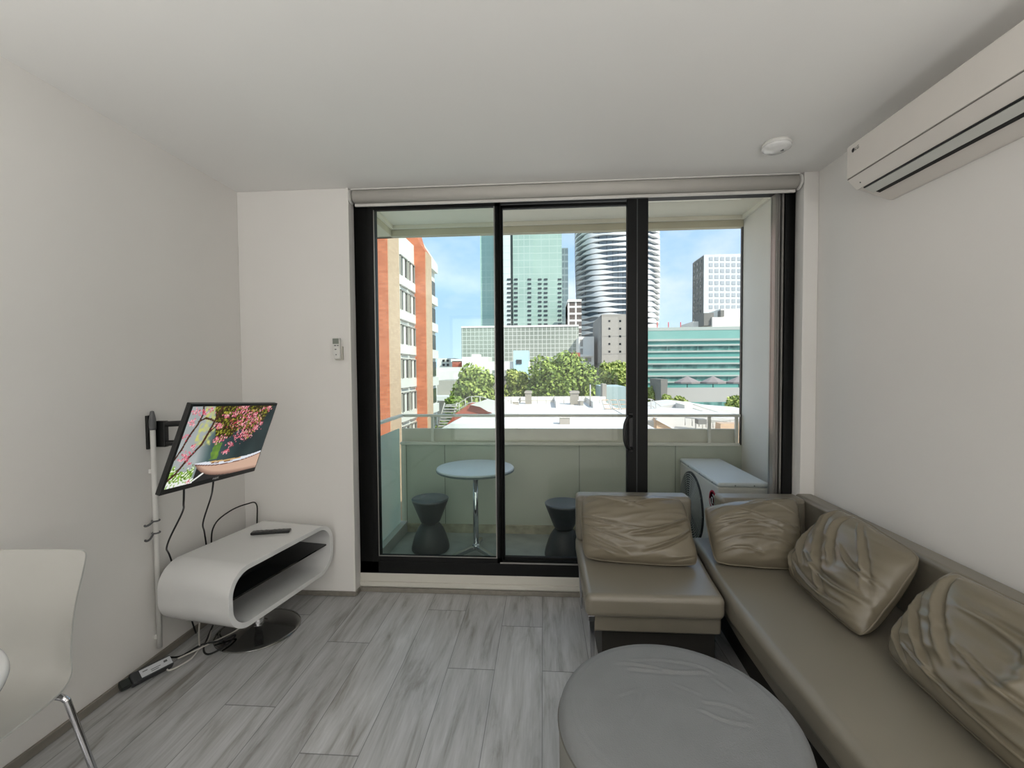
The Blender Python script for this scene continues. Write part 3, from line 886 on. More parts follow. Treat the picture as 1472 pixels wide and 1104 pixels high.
def screen_col(x, y):
    nz = noise.noise(Vector((x * 6, y * 5, 1)))
    nf = noise.noise(Vector((x * 26, y * 18, 4)))
    nff = noise.noise(Vector((x * 60, y * 40, 9)))
    # water and far bank
    t = max(0, min(1, (x - 0.2) / 0.45))
    c = [88 * (1 - t) + 36 * t, 112 * (1 - t) + 52 * t, 112 * (1 - t) + 54 * t]
    if x < 0.32:
        k = max(0, min(1, (0.32 - x) / 0.12))
        c = [c[0] + k * 80, c[1] + k * 62, c[2] + k * 62]
    c = [v + 12 * nz for v in c]
    if 0.13 < x < 0.30 and y > 0.48:
        g = max(0, min(1, nf * 1.6 + 0.4))
        c = [c[0] * (1 - g) + 202 * g, c[1] * (1 - g) + 204 * g, c[2] * (1 - g) + 120 * g]
    if 0.345 < x + 0.02 * nf < 0.43 and 0.27 < y < 0.50:
        c = [104 + 30 * nf, 140 + 30 * nf, 60]
    if x < 0.22 and y < 0.22 + 0.12 * nf:
        g = nff * 1.4 + 0.4
        c = [240, 243, 232] if g > 0.6 else ([142, 186, 66] if g > 0.1 else [84, 110, 44])
    if x < 0.24 and y < 0.06:
        c = [240, 242, 238] if nff > -0.25 else [150, 190, 90]
    # leaves
    low = 0.56 + 0.08 * math.sin(x * 14) + 0.10 * noise.noise(Vector((x * 9, 3, 1)))
    if x > 0.72:
        low += (x - 0.72) * 1.6
    if x < 0.36:
        low += (0.36 - x) * 3.0
    if y > low and 0.22 < x < 0.95:
        q = nf * 0.9 + nff * 1.1
        c = [132, 134, 40] if q > 0.30 else ([84, 80, 24] if q > -0.05 else [50, 36, 18])
        if q > 0.75:
            c = [196, 190, 80]
    if segd(x, y, (0.247, 0.03), (0.327, 0.10)) < 0.008:
        c = [238, 238, 234]
    # boat
    if x > 0.205:
        s = (x - 0.205) / 0.795
        top = 0.25 - 0.28 * s + 0.275 * s * s
        bot = 0.25 - 0.235 * (1 - math.exp(-s * 6)) - 0.03 * s
        if y < bot and x > 0.24 and not segd(x, y, (0.247, 0.03), (0.327, 0.10)) < 0.008:
            c = [42, 40, 40]
        if bot <= y <= top:
            sh_ = max(0, min(1, (y - bot) / 0.06))
            c = [128 + 82 * sh_, 98 + 76 * sh_, 86 + 66 * sh_]
            if y > top - 0.013:
                c = [96, 50, 36]
        hh = 0.055 * math.sin(min(1, s * 2.6 + 0.12) * math.pi / 2) * (1 - 0.45 * max(0, s - 0.5) * 2)
        if top < y < top + hh:
            c = [228, 232, 240]
            if 0.20 < s < 0.66 and y > top + hh * 0.62:
                c = [206, 168, 112]
            if 0.22 < s < 0.60 and top + hh * 0.30 < y < top + hh * 0.55:
                c = [116, 70, 40] if math.sin(s * 30) > -0.4 else [226, 228, 236]
    for pts, w in branches:
        for a, b in zip(pts, pts[1:]):
            if segd(x, y, a, b) < w * (1 + 0.3 * nf):
                c = [74 + 20 * nff, 46 + 10 * nff, 34]
    kx, ky = int(x * 20), int(y * 12)
    for ix in (kx - 1, kx, kx + 1):
        for iy in (ky - 1, ky, ky + 1):
            for (bx, by, br, bs) in bgrid.get((ix, iy), ()):
                if (x - bx) ** 2 + ((y - by) * 0.58) ** 2 < br * br * 0.55:
                    c = [226, 122, 140] if bs < 0.4 else ([240, 176, 184] if bs < 0.75 else [196, 70, 92])
    return [max(0, min(255, v)) / 255 for v in c]
vs = []
for j in range(GY + 1):
    for i in range(GX + 1):
        vs.append(MT @ Vector((SX0 + (SX1 - SX0) * i / GX, SY0 + (SY1 - SY0) * j / GY, 0.0008)))
fs = []
for j in range(GY):
    for i in range(GX):
        a = j * (GX + 1) + i
        fs.append((a, a + 1, a + GX + 2, a + GX + 1))
me = bpy.data.meshes.new('screen')
me.from_pydata([v - wpos(tv) for v in vs], [], fs)
ca = me.color_attributes.new('picture', 'FLOAT_COLOR', 'POINT')
buf = []
for j in range(GY + 1):
    for i in range(GX + 1):
        buf += [*lin(screen_col(i / GX, j / GY)), 1.0]
ca.data.foreach_set('color', buf)
m_scr = bpy.data.materials.new('screen_picture')
m_scr.use_nodes = True
b = m_scr.node_tree.nodes['Principled BSDF']
at_n = m_scr.node_tree.nodes.new('ShaderNodeAttribute')
at_n.attribute_name = 'picture'
b.inputs['Base Color'].default_value = (0.01, 0.01, 0.01, 1)
b.inputs['Roughness'].default_value = 0.25
b.inputs['Specular IOR Level'].default_value = 0.2
m_scr.node_tree.links.new(at_n.outputs['Color'], b.inputs['Emission Color'])
b.inputs['Emission Strength'].default_value = 0.9
me.materials.append(m_scr)
so = bpy.data.objects.new('screen', me)
so.parent = tv
COL.objects.link(so)
text_obj('brand_lettering', 'PHILIPS', 0.013, MT @ Matrix.Translation((0.0, -TH / 2 + 0.017, 0.0006)), mat('lettering_white', (205, 205, 205), 0.4), tv)
# wall arm
PLX, PLY = -1.914, 2.085
wa = thing('swivel_bracket', 'black swivel wall arm holding the television beside the white pole', 'tv mount', (XL, 2.03, 1.12))
MB().box(XL, XL + 0.012, 2.070, 2.112, 1.07, 1.235).build('wall_plate', m_blackp, wa, bevel=0.002)
MB().box(XL + 0.010, XL + 0.065, 2.108, 2.136, 1.075, 1.205).build('hinge', m_blackp, wa, bevel=0.004)
pa = Vector((XL + 0.05, 2.10, 1.0))
back = MT @ Vector((0.02, 0.03, -0.05))
for z in (1.092, 1.188):
    MB().tube([(XL + 0.045, 2.122, z), (-1.76, 2.14, z + 0.004), (-1.65, 2.12, z + 0.004), (back.x - 0.03, 2.06, z)], 0.0145, 10, 5).build('arm', m_blackp, wa)
MB().box(back.x - 0.045, back.x - 0.015, 2.03, 2.09, 1.07, 1.23).build('head_plate', m_blackp, wa, bevel=0.003)
MB().tube([(back.x - 0.02, 2.06, 1.15), back], 0.014, 10).build('tilt_joint', m_blackp, wa)
# white pole
pl = thing('wall_pole', 'thin white pole with grey tip standing against the left wall behind the television', 'pole', (PLX, PLY, 0.07))
MB().tube([(PLX, PLY, 0.075), (PLX, PLY, 1.165)], 0.0115, 20).build('shaft', m_plastic, pl)
MB().lathe([(0.0145, 1.165), (0.0155, 1.175), (0.0155, 1.21), (0.012, 1.235), (0.0075, 1.256), (0.001, 1.258)], (PLX, PLY, 0), 20).build('tip', m_greyp, pl)
for (z, dy) in ((0.715, 0), (0.655, 0.012)):
    MB().tube([(PLX + 0.016 * math.cos(a), PLY + 0.016 * math.sin(a), z) for a in [k * math.pi / 8 for k in range(16)]], 0.004, 6, 0, True).tube([(PLX, PLY - 0.016, z), (PLX + 0.01, PLY - 0.045, z - 0.004 - dy), (PLX + 0.005, PLY - 0.06, z - 0.008 - dy), (PLX + 0.005, PLY - 0.068, z - 0.002 - dy)], 0.005, 8, 4).build('hook', m_greyp, pl)
for z in (0.95, 0.12):
    MB().box(XL, PLX, PLY - 0.005, PLY + 0.005, z, z + 0.02).build('wall_clip', m_plastic, pl)

# cables
def cable(label, pts, r, m, n=6):
    return tag(MB().tube(pts, r, 8, n).build('cable', m), label, 'cable')
tvb1 = MT @ Vector((-0.16, -TH / 2 + 0.02, -0.03))
tvb2 = MT @ Vector((0.03, -TH / 2 + 0.02, -0.03))
cable('black cable hanging from the left of the television down behind the stand', [tvb1, tvb1 + Vector((-0.03, 0.03, -0.10)), (-1.66, 1.95, 0.80), (-1.80, 2.02, 0.62), (-1.90, 2.15, 0.50), (-1.905, 2.25, 0.2), (-1.90, 2.3, 0.02)], 0.004, m_cable)
cable('black cable hanging straight from the middle of the television to the back of the stand', [tvb2, tvb2 + Vector((-0.04, 0.04, -0.08)), (-1.70, 2.18, 0.80), (-1.80, 2.25, 0.65), (-1.905, 2.39, 0.54), (-1.918, 2.42, 0.40), (-1.915, 2.42, 0.02)], 0.004, m_cable)
cable('short black cable curving up the corner behind the media stand', [(-1.918, 2.46, 0.02), (-1.918, 2.455, 0.42), (-1.90, 2.46, 0.56), (-1.87, 2.55, 0.615), (-1.84, 2.66, 0.625), (-1.83, 2.74, 0.60), (-1.85, 2.77, 0.45), (-1.86, 2.77, 0.1)], 0.004, m_cable)
cable('white cable curving over the floor from the power board to the stand base', [(-1.845, 2.06, 0.03), (-1.815, 2.02, 0.006), (-1.775, 2.10, 0.006), (-1.79, 2.18, 0.006), (-1.80, 2.26, 0.005), (-1.86, 2.36, 0.005)], 0.004, m_wcable)
cable('white cable lying across the tangle under the media stand', [(-1.835, 2.10, 0.012), (-1.80, 2.16, 0.012), (-1.76, 2.24, 0.012), (-1.70, 2.33, 0.02), (-1.66, 2.40, 0.05)], 0.004, m_wcable)
cable('white cable looping up from the floor behind the stand', [(-1.80, 2.20, 0.02), (-1.85, 2.26, 0.03), (-1.87, 2.29, 0.08), (-1.86, 2.31, 0.19)], 0.004, m_wcable)
cable('black cable looped on the floor beside the chrome base', [(-1.86, 2.08, 0.03), (-1.84, 2.13, 0.006), (-1.80, 2.21, 0.014), (-1.72, 2.24, 0.02), (-1.66, 2.28, 0.03), (-1.66, 2.20, 0.020), (-1.71, 2.15, 0.007), (-1.77, 2.19, 0.006), (-1.83, 2.30, 0.006), (-1.88, 2.40, 0.006)], 0.0045, m_cable)

# power board
pb = thing('power_board', 'black power adaptor with a white label on the floor by the left wall', 'power board', (-1.86, 1.95, 0))
pd = Vector((0.05, 0.11, 0)).normalized()
pn = Vector((-pd.y, pd.x, 0))
MP = frame_m(Vector((-1.872, 1.985, 0.0165)), pd, pn * 0.8 + Vector((0, 0, 0.6)), Vector((0, 0, 0.8)) - pn * 0.6)
MB().box(-0.085, 0.080, -0.027, 0.027, 0.0, 0.036, MP).build('body', mat('adaptor_grey', (52, 54, 56), 0.4), pb, bevel=0.006)
MB().box(-0.050, 0.076, -0.019, 0.019, 0.0355, 0.0368, MP).build('label_sticker', mat('label_paper', (200, 203, 206), 0.5), pb)
MB().box(-0.040, -0.02, 0.004, 0.008, 0.0366, 0.0372, MP).box(-0.01, 0.03, -0.004, -0.001, 0.0366, 0.0372, MP).box(-0.01, 0.02, -0.012, -0.009, 0.0366, 0.0372, MP).box(0.045, 0.06, 0.0, 0.010, 0.0366, 0.0372, MP).build('label_print', m_greyp, pb)
MB().box(-0.125, -0.084, -0.020, 0.020, 0.0, 0.028, MP).build('plug', mat('plug_black', (30, 36, 33), 0.4), pb, bevel=0.006)

# ------------------------------------------------------------------ dining chair
ch = thing('dining_chair', 'white moulded plastic chair with chrome legs at the left edge', 'chair', (-1.69, 1.16, 0))
ca_, sa_ = math.cos(math.radians(10)), math.sin(math.radians(10))
def chp(x, y, z):        # local: x to the side, y to the back
    return Vector((-1.675 + x * ca_ - y * sa_, 1.165 + x * sa_ * 0.3 + y * ca_, z))
# profile of the shell: (y, z, half width, side curl)
prof = [(-0.20, 0.428, 0.17, 0.0), (-0.185, 0.447, 0.19, 0.002), (-0.14, 0.458, 0.205, 0.008), (-0.05, 0.455, 0.213, 0.012), (0.05, 0.450, 0.213, 0.014), (0.11, 0.453, 0.210, 0.020), (0.155, 0.472, 0.203, 0.028),
        (0.185, 0.51, 0.190, 0.032), (0.20, 0.56, 0.178, 0.030), (0.212, 0.62, 0.170, 0.026), (0.225, 0.69, 0.168, 0.022), (0.240, 0.76, 0.172, 0.018), (0.252, 0.81, 0.172, 0.015), (0.258, 0.832, 0.165, 0.012), (0.260, 0.842, 0.150, 0.010)]
pv = catmull([Vector((a, b_, c)) for a, b_, c, d_ in prof], 4)
pc = catmull([Vector((d_, 0, 0)) for a, b_, c, d_ in prof], 4)
NS = 24
def shell_layer(off):
    out = []
    for i, p in enumerate(pv):
        t = (pv[min(i + 1, len(pv) - 1)] - pv[max(i - 1, 0)])
        ny, nz = -t.y, t.x          # normal towards the sitter
        ln = math.hypot(ny, nz)
        ny, nz = ny / ln, nz / ln
        for k in range(NS + 1):
            s_ = -1 + 2 * k / NS
            curl = pc[i].x * abs(s_) ** 3 * 1.5
            out.append(chp(p.z * s_, p.x + ny * (curl + off), p.y + nz * (curl + off)))
    return out
A = shell_layer(0.0)
B = shell_layer(-0.009)
rows = len(pv)
fs = []
for i in range(rows - 1):
    for k in range(NS):
        a = i * (NS + 1) + k
        fs.append((a, a + 1, a + NS + 2, a + NS + 1))
        b2 = a + len(A)
        fs.append((b2, b2 + NS + 1, b2 + NS + 2, b2 + 1))
for i in range(rows - 1):
    for k in (0, NS):
        a = i * (NS + 1) + k
        fs.append((a, a + NS + 1, a + NS + 1 + len(A), a + len(A)))
for i in (0, rows - 1):
    for k in range(NS):
        a = i * (NS + 1) + k
        fs.append((a, a + 1, a + 1 + len(A), a + len(A)))
o = MB().add(A + B, fs, True).build('shell', m_shell, ch, bevel=0.003, seg=2)
for sx in (-1, 1):
    for (y0, y1) in ((0.10, 0.135), (-0.13, -0.20)):
        MB().tube([chp(sx * 0.04, y0 * 0.6, 0.437), chp(sx * 0.13, y0 * 1.0, 0.437), chp(sx * 0.175, y0 * 1.1, 0.434), chp(sx * 0.196, y0 * 1.14, 0.422), chp(sx * 0.206, y0 * 1.16, 0.395), chp(sx * (0.262 if sx > 0 else 0.206), (y0 * 1.16 + y1) / 2, 0.20), chp(sx * (0.318 if sx > 0 else 0.215), y1, 0.006)], 0.0095, 12, 8).build('leg', m_chrome, ch)
MB().box(-0.06, 0.06, -0.10, 0.10, 0.428, 0.442, frame_m(Vector((-1.675, 1.165, 0)), Vector((1, 0, 0)), Vector((0, 1, 0)), Vector((0, 0, 1)))).build('seat_bracket', m_chrome, ch)
# table
tb = thing('dining_table', 'round white table whose edge shows at the left in front of the white chair', 'table', (-1.545, 0.727, 0))
MB().lathe([(0.001, 0.705), (0.345, 0.705), (0.357, 0.712), (0.360, 0.722), (0.358, 0.732), (0.350, 0.737), (0.001, 0.738)], (-1.545, 0.727, 0), 96).build('table_top', m_gloss, tb)
MB().lathe([(0.030, 0.03), (0.030, 0.705), (0.001, 0.705)], (-1.545, 0.727, 0), 24).build('column', m_chrome, tb)
MB().lathe([(0.001, 0.0), (0.20, 0.0), (0.205, 0.006), (0.19, 0.014), (0.04, 0.03), (0.001, 0.031)], (-1.545, 0.727, 0), 48).build('base_disc', m_chrome, tb)

# ------------------------------------------------------------------ balcony
m_conc = mat('balcony_floor_concrete', (160, 166, 160), 0.45, var=0.22, vscale=5, bump=0.2, bscale=30)
m_parapet = mat('parapet_panel', (190, 194, 178), 0.5, var=0.05, vscale=2.5)
m_rail = mat('rail_paint', (222, 219, 206), 0.4, var=0.02)
m_soffit = mat('soffit_paint', (238, 231, 214), 0.8, var=0.02)
m_beam = mat('beam_paint', (206, 198, 174), 0.8, var=0.03)
m_sidewall = mat('balcony_wall_paint', (228, 223, 212), 0.7, var=0.05, vscale=1.5)
ZF = 0.03
YP = 3.86
BXL, BXR = -1.245, 1.645
struct(MB().box(BXL - 0.1, BXR + 0.3, 2.95, YP + 0.15, -0.25, ZF).build('floor_balcony', m_conc))
struct(MB().box(-1.42, BXR + 0.3, 2.95, YP + 0.25, 2.685, 2.95).build('ceiling_balcony', m_soffit))
struct(MB().box(BXR - 0.005, BXR + 0.3, 2.95, YP + 0.02, -0.25, 2.95).build('wall_balcony_right', m_sidewall))
# front and side beams of the soffit
struct(MB().box(-1.46, BXR + 0.25, YP + 0.021, YP + 0.06, 2.60, 2.685).box(-1.46, BXR - 0.006, YP, YP + 0.021, 2.60, 2.685).build('trim_3', m_beam, bevel=0.004))
struct(MB().box(-1.62, -1.30, 2.95, YP + 0.06, 2.60, 2.95).build('trim_4', m_beam, bevel=0.004))
struct(MB().box(-1.28, 1.62, YP - 0.03, YP - 0.005, 2.655, 2.687).box(1.615, 1.64, 2.95, YP, 2.655, 2.687).box(-1.30, -1.275, 2.95, YP, 2.655, 2.687).build('trim_5', m_soffit, bevel=0.003))
struct(MB().box(BXR - 0.016, BXR - 0.005, YP + 0.005, YP + 0.03, ZF, 2.60).build('trim_6', mat('dark_downpipe', (58, 56, 54), 0.5)))
# parapet
pp = MB().box(BXL, BXR - 0.005, YP, YP + 0.10, -0.2, 0.805).build('wall_parapet', m_parapet)
struct(pp)
for sx in (-1.20, -0.86, 0.30, 1.10):
    MB().box(sx, sx + 0.004, YP - 0.002, YP, 0.10, 0.80).build('panel_joint', mat('joint_dark', (105, 110, 100), 0.6), pp)
MB().box(BXL, BXR - 0.03, YP - 0.022, YP, 0.085, 0.105).box(BXL, BXR - 0.03, YP - 0.010, YP, ZF, 0.09).build('foot_flashing', mat('flashing', (176, 170, 146), 0.6, var=0.25, vscale=14), pp)
MB().box(BXL, BXR - 0.03, YP - 0.025, YP + 0.02, 0.800, 0.822).build('ledge', m_rail, pp, bevel=0.003)
m_upper = mat('upper_panel', (206, 204, 188), 0.45, var=0.04)
MB().box(BXL, BXR - 0.02, YP + 0.03, YP + 0.05, 0.80, 0.935).build('upper_panel', m_upper, pp)
hr = thing('balcony_handrail', 'white metal handrail with posts along the front of the balcony', 'handrail', (0.2, YP, 0.82))
MB().box(BXL + 0.03, BXR - 0.02, YP - 0.012, YP + 0.03, 1.040, 1.062).build('top_rail', m_rail, hr, bevel=0.004)
for px_ in (-0.965, 1.38, 1.60):
    MB().box(px_ - 0.012, px_ + 0.012, YP, YP + 0.024, 0.815, 1.045).build('post', m_rail, hr, bevel=0.002)
hs = thing('balcony_side_rail', 'slanting white side handrail at the left end of the balcony', 'handrail', (BXL, 3.4, 0.9))
MB().box(BXL - 0.015, BXL + 0.025, 2.97, YP + 0.02, 1.040, 1.062).build('top_rail', m_rail, hs, bevel=0.004)
for yy in (2.99,):
    MB().box(BXL - 0.008, BXL + 0.014, yy - 0.012, yy + 0.012, 0.2, 1.045).build('post', m_rail, hs)
sg = MB().box(BXL - 0.006, BXL + 0.002, 2.985, 3.82, 0.115, 0.945).build('side_glass', glass_mat('frosted_green', (0.72, 0.86, 0.80), 0.5, 0.62, (0.78, 0.84, 0.78)), None)
tag(sg, 'frosted greenish glass balustrade panel at the left end of the balcony', 'glass panel')
struct(MB().box(BXL - 0.02, BXL + 0.05, 2.95, YP, ZF, 0.125).build('trim_7', mat('balcony_curb', (186, 188, 180), 0.5, var=0.05), bevel=0.003))

# high table
bt = thing('balcony_table', 'round white table on a chrome pole standing on the balcony', 'table', (-0.525, 3.45, ZF))
TX, TY = -0.525, 3.43
ZT = 0.700
MB().lathe([(0.001, ZT - 0.034), (0.275, ZT - 0.034), (0.292, ZT - 0.022), (0.297, ZT - 0.010), (0.294, ZT - 0.002), (0.285, ZT), (0.001, ZT)], (TX, TY, 0), 96).build('table_top', mat('table_white', (206, 212, 214), 0.35), bt)
MB().lathe([(0.298, ZT - 0.026), (0.299, ZT - 0.012), (0.293, ZT - 0.026)], (TX, TY, 0), 96).build('rim', mat('rim_green', (96, 112, 108), 0.4), bt)
MB().lathe([(0.021, ZF + 0.03), (0.021, ZT - 0.03), (0.001, ZT - 0.03)], (TX, TY, 0), 24).build('column', m_chrome, bt)
MB().lathe([(0.09, ZT - 0.034), (0.09, ZT - 0.042), (0.03, ZT - 0.05), (0.001, ZT - 0.05)], (TX, TY, 0), 24).build('top_plate', m_brushed, bt)
MB().lathe([(0.001, ZF + 0.03), (0.03, ZF + 0.03), (0.032, ZF + 0.06), (0.024, ZF + 0.075), (0.001, ZF + 0.075)], (TX, TY, 0), 24).build('hub', m_chrome, bt)
for a in (222, 318, 90):
    a = math.radians(a)
    e_ = Vector((math.cos(a), math.sin(a), 0))
    sdd = Vector((-e_.y, e_.x, 0))
    o_ = Vector((TX, TY, 0))
    def fp(u, v, w):
        return o_ + e_ * u + Vector((0, 0, v)) + sdd * w
    MB().prism([(0.0, ZF + 0.030), (0.0, ZF + 0.065), (0.245, ZF + 0.032), (0.262, ZF + 0.012), (0.262, ZF), (0.235, ZF), (0.225, ZF + 0.012)], -0.016, 0.016, fp).build('foot', m_chrome, bt, bevel=0.003, seg=2)

# stools
def make_stool(x, y, label):
    st = thing('hourglass_stool', label, 'stool', (x, y, ZF), None)
    c = (x, y, ZF)
    MB().lathe([(0.060, 0.208), (0.078, 0.235), (0.108, 0.31), (0.140, 0.392), (0.144, 0.402)], c, 64).build('upper_cone', m_stool, st)
    MB().lathe([(0.144, 0.402), (0.144, 0.409), (0.138, 0.413), (0.130, 0.410), (0.001, 0.404)], c, 64).build('seat', mat('stool_seat', (92, 99, 104), 0.4), st)
    MB().lathe([(0.066, 0.214), (0.084, 0.196), (0.104, 0.165), (0.122, 0.12), (0.138, 0.07), (0.147, 0.03), (0.146, 0.012), (0.136, 0.0), (0.001, 0.0)], c, 64).build('lower_dome', m_stool, st)
    return st
make_stool(-0.893, 3.475, 'charcoal hourglass stool left of the white balcony table')
make_stool(0.150, 3.40, 'charcoal hourglass stool right of the white balcony table, partly behind the sofa')

# outdoor unit
ou = thing('outdoor_unit', 'white outdoor air conditioner unit on the balcony behind the sofa', 'air conditioner', (1.30, 3.42, ZF))
m_ou = mat('unit_casing', (208, 203, 194), 0.45, var=0.02)
UX0, UX1, UY0, UY1, UZ1 = 1.132, 1.452, 3.012, 3.832, 0.700
MB().box(UX0, UX1, UY0, UY1, 0.075, UZ1 - 0.03).build('casing', m_ou, ou, bevel=0.012)
MB().box(UX0 - 0.004, UX1 + 0.004, UY0 - 0.004, UY1 + 0.004, UZ1 - 0.032, UZ1).build('lid', mat('unit_lid', (206, 208, 206), 0.4, var=0.02), ou, bevel=0.014)
for y_ in (UY0 + 0.06, UY1 - 0.06):
    for x_ in (UX0 + 0.05, UX1 - 0.05):
        MB().box(x_ - 0.03, x_ + 0.03, y_ - 0.03, y_ + 0.03, ZF, 0.076).build('foot', m_blackp, ou)
Mf = Matrix.Rotation(math.radians(-90), 4, 'Y')
FC = Vector((UX0, 3.53, 0.385))
MB().lathe([(0.001, 0.0), (0.255, 0.0), (0.255, 0.003), (0.001, 0.003)], FC, 64, Mf).build('fan_opening', mat('fan_dark', (70, 74, 70), 0.7), ou)
gr = MB()
for k in range(13):
    r = 0.045 + 0.017 * k
    gr.tube([FC + Vector((-0.012 - 0.010 * (1 - (r / 0.26) ** 2), r * math.cos(a), r * math.sin(a))) for a in [2 * math.pi * q / 40 for q in range(40)]], 0.0032, 5, 0, True)
for k in range(12):
    a = k * math.pi / 6
    gr.tube([FC + Vector((-0.020, 0.04 * math.cos(a), 0.04 * math.sin(a))), FC + Vector((-0.006, 0.262 * math.cos(a), 0.262 * math.sin(a)))], 0.003, 5)
gr.build('fan_grille', mat('grille_grey', (176, 178, 172), 0.5), ou)
MB().lathe([(0.001, 0.010), (0.045, 0.012), (0.045, 0.022), (0.001, 0.026)], FC, 24, Mf).build('fan_hub_cover', m_greyp, ou)
MB().lathe([(0.250, 0.0), (0.268, 0.0), (0.266, 0.008), (0.254, 0.008)], FC, 64, Mf).build('fan_rim', m_blackp, ou)
for k in range(3):
    a = math.radians(20 + 120 * k)
    c_, s_2 = math.cos(a), math.sin(a)
    MB().add([FC + Vector((-0.0045, 0.04 * c_, 0.04 * s_2)), FC + Vector((-0.006, 0.22 * math.cos(a - 0.4), 0.22 * math.sin(a - 0.4))), FC + Vector((-0.0045, 0.235 * math.cos(a + 0.3), 0.235 * math.sin(a + 0.3))), FC + Vector((-0.0045, 0.06 * math.cos(a + 0.8), 0.06 * math.sin(a + 0.8)))], [(0, 1, 2, 3)]).build('fan_blade', m_greyp, ou)
# round red emblem beside the grille: ring with a stylised face
LC = Vector((UX0 - 0.0015, 3.095, 0.562))
lg = MB().lathe([(0.060, 0.0), (0.066, 0.0), (0.066, 0.002), (0.060, 0.002)], LC, 48, Mf)
lg.lathe([(0.001, 0.0), (0.055, 0.0), (0.055, 0.002), (0.001, 0.002)], LC, 48, Mf)
lg.build('emblem', m_red, ou)
MB().tube([LC + Vector((-0.003, 0.040 * math.cos(a), 0.040 * math.sin(a))) for a in [math.radians(q) for q in range(100, 361, 20)]], 0.0028, 6).tube([LC + Vector((-0.003, 0.0, 0.018)), LC + Vector((-0.003, 0.0, -0.018)), LC + Vector((-0.003, -0.016, -0.018))], 0.0028, 6).lathe([(0.001, 0), (0.006, 0), (0.006, 0.003), (0.001, 0.003)], LC + Vector((0, 0.016, 0.012)), 12, Mf).build('emblem_lines', m_plastic, ou)
for yy in (3.10, 3.35, 3.60, 3.80):
    MB().lathe([(0.001, 0.0), (0.004, 0.0), (0.003, 0.003), (0.001, 0.003)], (UX0 - 0.004, yy, UZ1 - 0.018), 10, Mf).build('screw', m_blackp, ou)
for xx in (1.24, 1.36, 1.45):
    MB().lathe([(0.001, 0.0), (0.004, 0.0), (0.003, 0.003), (0.001, 0.003)], (xx, UY0 - 0.004, UZ1 - 0.018), 10, Matrix.Rotation(math.radians(90), 4, 'X')).build('screw', m_blackp, ou)
MB().box(UX0 + 0.10, UX1 - 0.03, UY0 - 0.003, UY0, 0.50, 0.655).build('side_panel', m_ou, ou, bevel=0.002)

# ==CITY==
# ------------------------------------------------------------------ the city outside
GZ = -14.0
struct(MB().box(-400, 500, 6, 900, GZ - 1, GZ).build('ground', mat('street_paving', (190, 186, 176), 0.9, var=0.1, vscale=0.05)))
# the upper storeys of the home building, they shade the balcony
struct(MB().box(-12, 14, -14, 4.12, 2.96, 16).build('wall_above', m_sidewall))
struct(MB().box(-12, -2.15, -3.0, 2.95, GZ, 2.95).build('wall_outer_left', m_sidewall))
struct(MB().box(1.96, 14, -3.0, 3.85, GZ, 2.95).build('wall_outer_right', m_sidewall))
struct(MB().box(-2.1, 1.9, -3.0, 4.0, GZ, -0.27).build('wall_below', m_sidewall))

def grid_mat(name, base, line, sx, sz, wx, wz, rough=0.3, var=0.06, vs=0.05, base2=None):
    """surface pattern of a curtain wall: lines every sx / sz metres"""
    m = bpy.data.materials.new(name)
    m.use_nodes = True
    nt = m.node_tree
    N = nt.nodes.new
    Lk = nt.links.new
    b = nt.nodes['Principled BSDF']
    b.inputs['Roughness'].default_value = rough
    t = N('ShaderNodeTexCoord')
    sp = N('ShaderNodeSeparateXYZ')
    Lk(t.outputs['Object'], sp.inputs[0])
    def mth(op, a, c=None):
        n = N('ShaderNodeMath')
        n.operation = op
        for i, v in enumerate((a, c)):
            if v is None:
                continue
            if isinstance(v, (int, float)):
                n.inputs[i].default_value = v
            else:
                Lk(v, n.inputs[i])
        return n.outputs[0]
    xy = mth('ADD', sp.outputs[0], sp.outputs[1])
    fx = mth('FRACT', mth('DIVIDE', mth('ADD', xy, 1000.0), sx))
    fz = mth('FRACT', mth('DIVIDE', mth('ADD', sp.outputs[2], 500.0), sz))
    ln = mth('MAXIMUM', mth('LESS_THAN', fx, wx), mth('LESS_THAN', fz, wz))
    nz = N('ShaderNodeTexNoise')
    nz.inputs['Scale'].default_value = vs
    Lk(t.outputs['Object'], nz.inputs['Vector'])
    mx1 = N('ShaderNodeMixRGB')
    mx1.inputs[1].default_value = (*lin([v / 255 for v in base]), 1)
    mx1.inputs[2].default_value = (*lin([v / 255 for v in (base2 or [min(255, q * (1 + var * 3)) for q in base])]), 1)
    rg = N('ShaderNodeMapRange')
    rg.inputs[1].default_value = 0.35
    rg.inputs[2].default_value = 0.65
    Lk(nz.outputs[0], rg.inputs[0])
    Lk(rg.outputs[0], mx1.inputs[0])
    mx2 = N('ShaderNodeMixRGB')
    Lk(ln, mx2.inputs[0])
    Lk(mx1.outputs[0], mx2.inputs[1])
    mx2.inputs[2].default_value = (*lin([v / 255 for v in line]), 1)
    Lk(mx2.outputs[0], b.inputs['Base Color'])
    return m

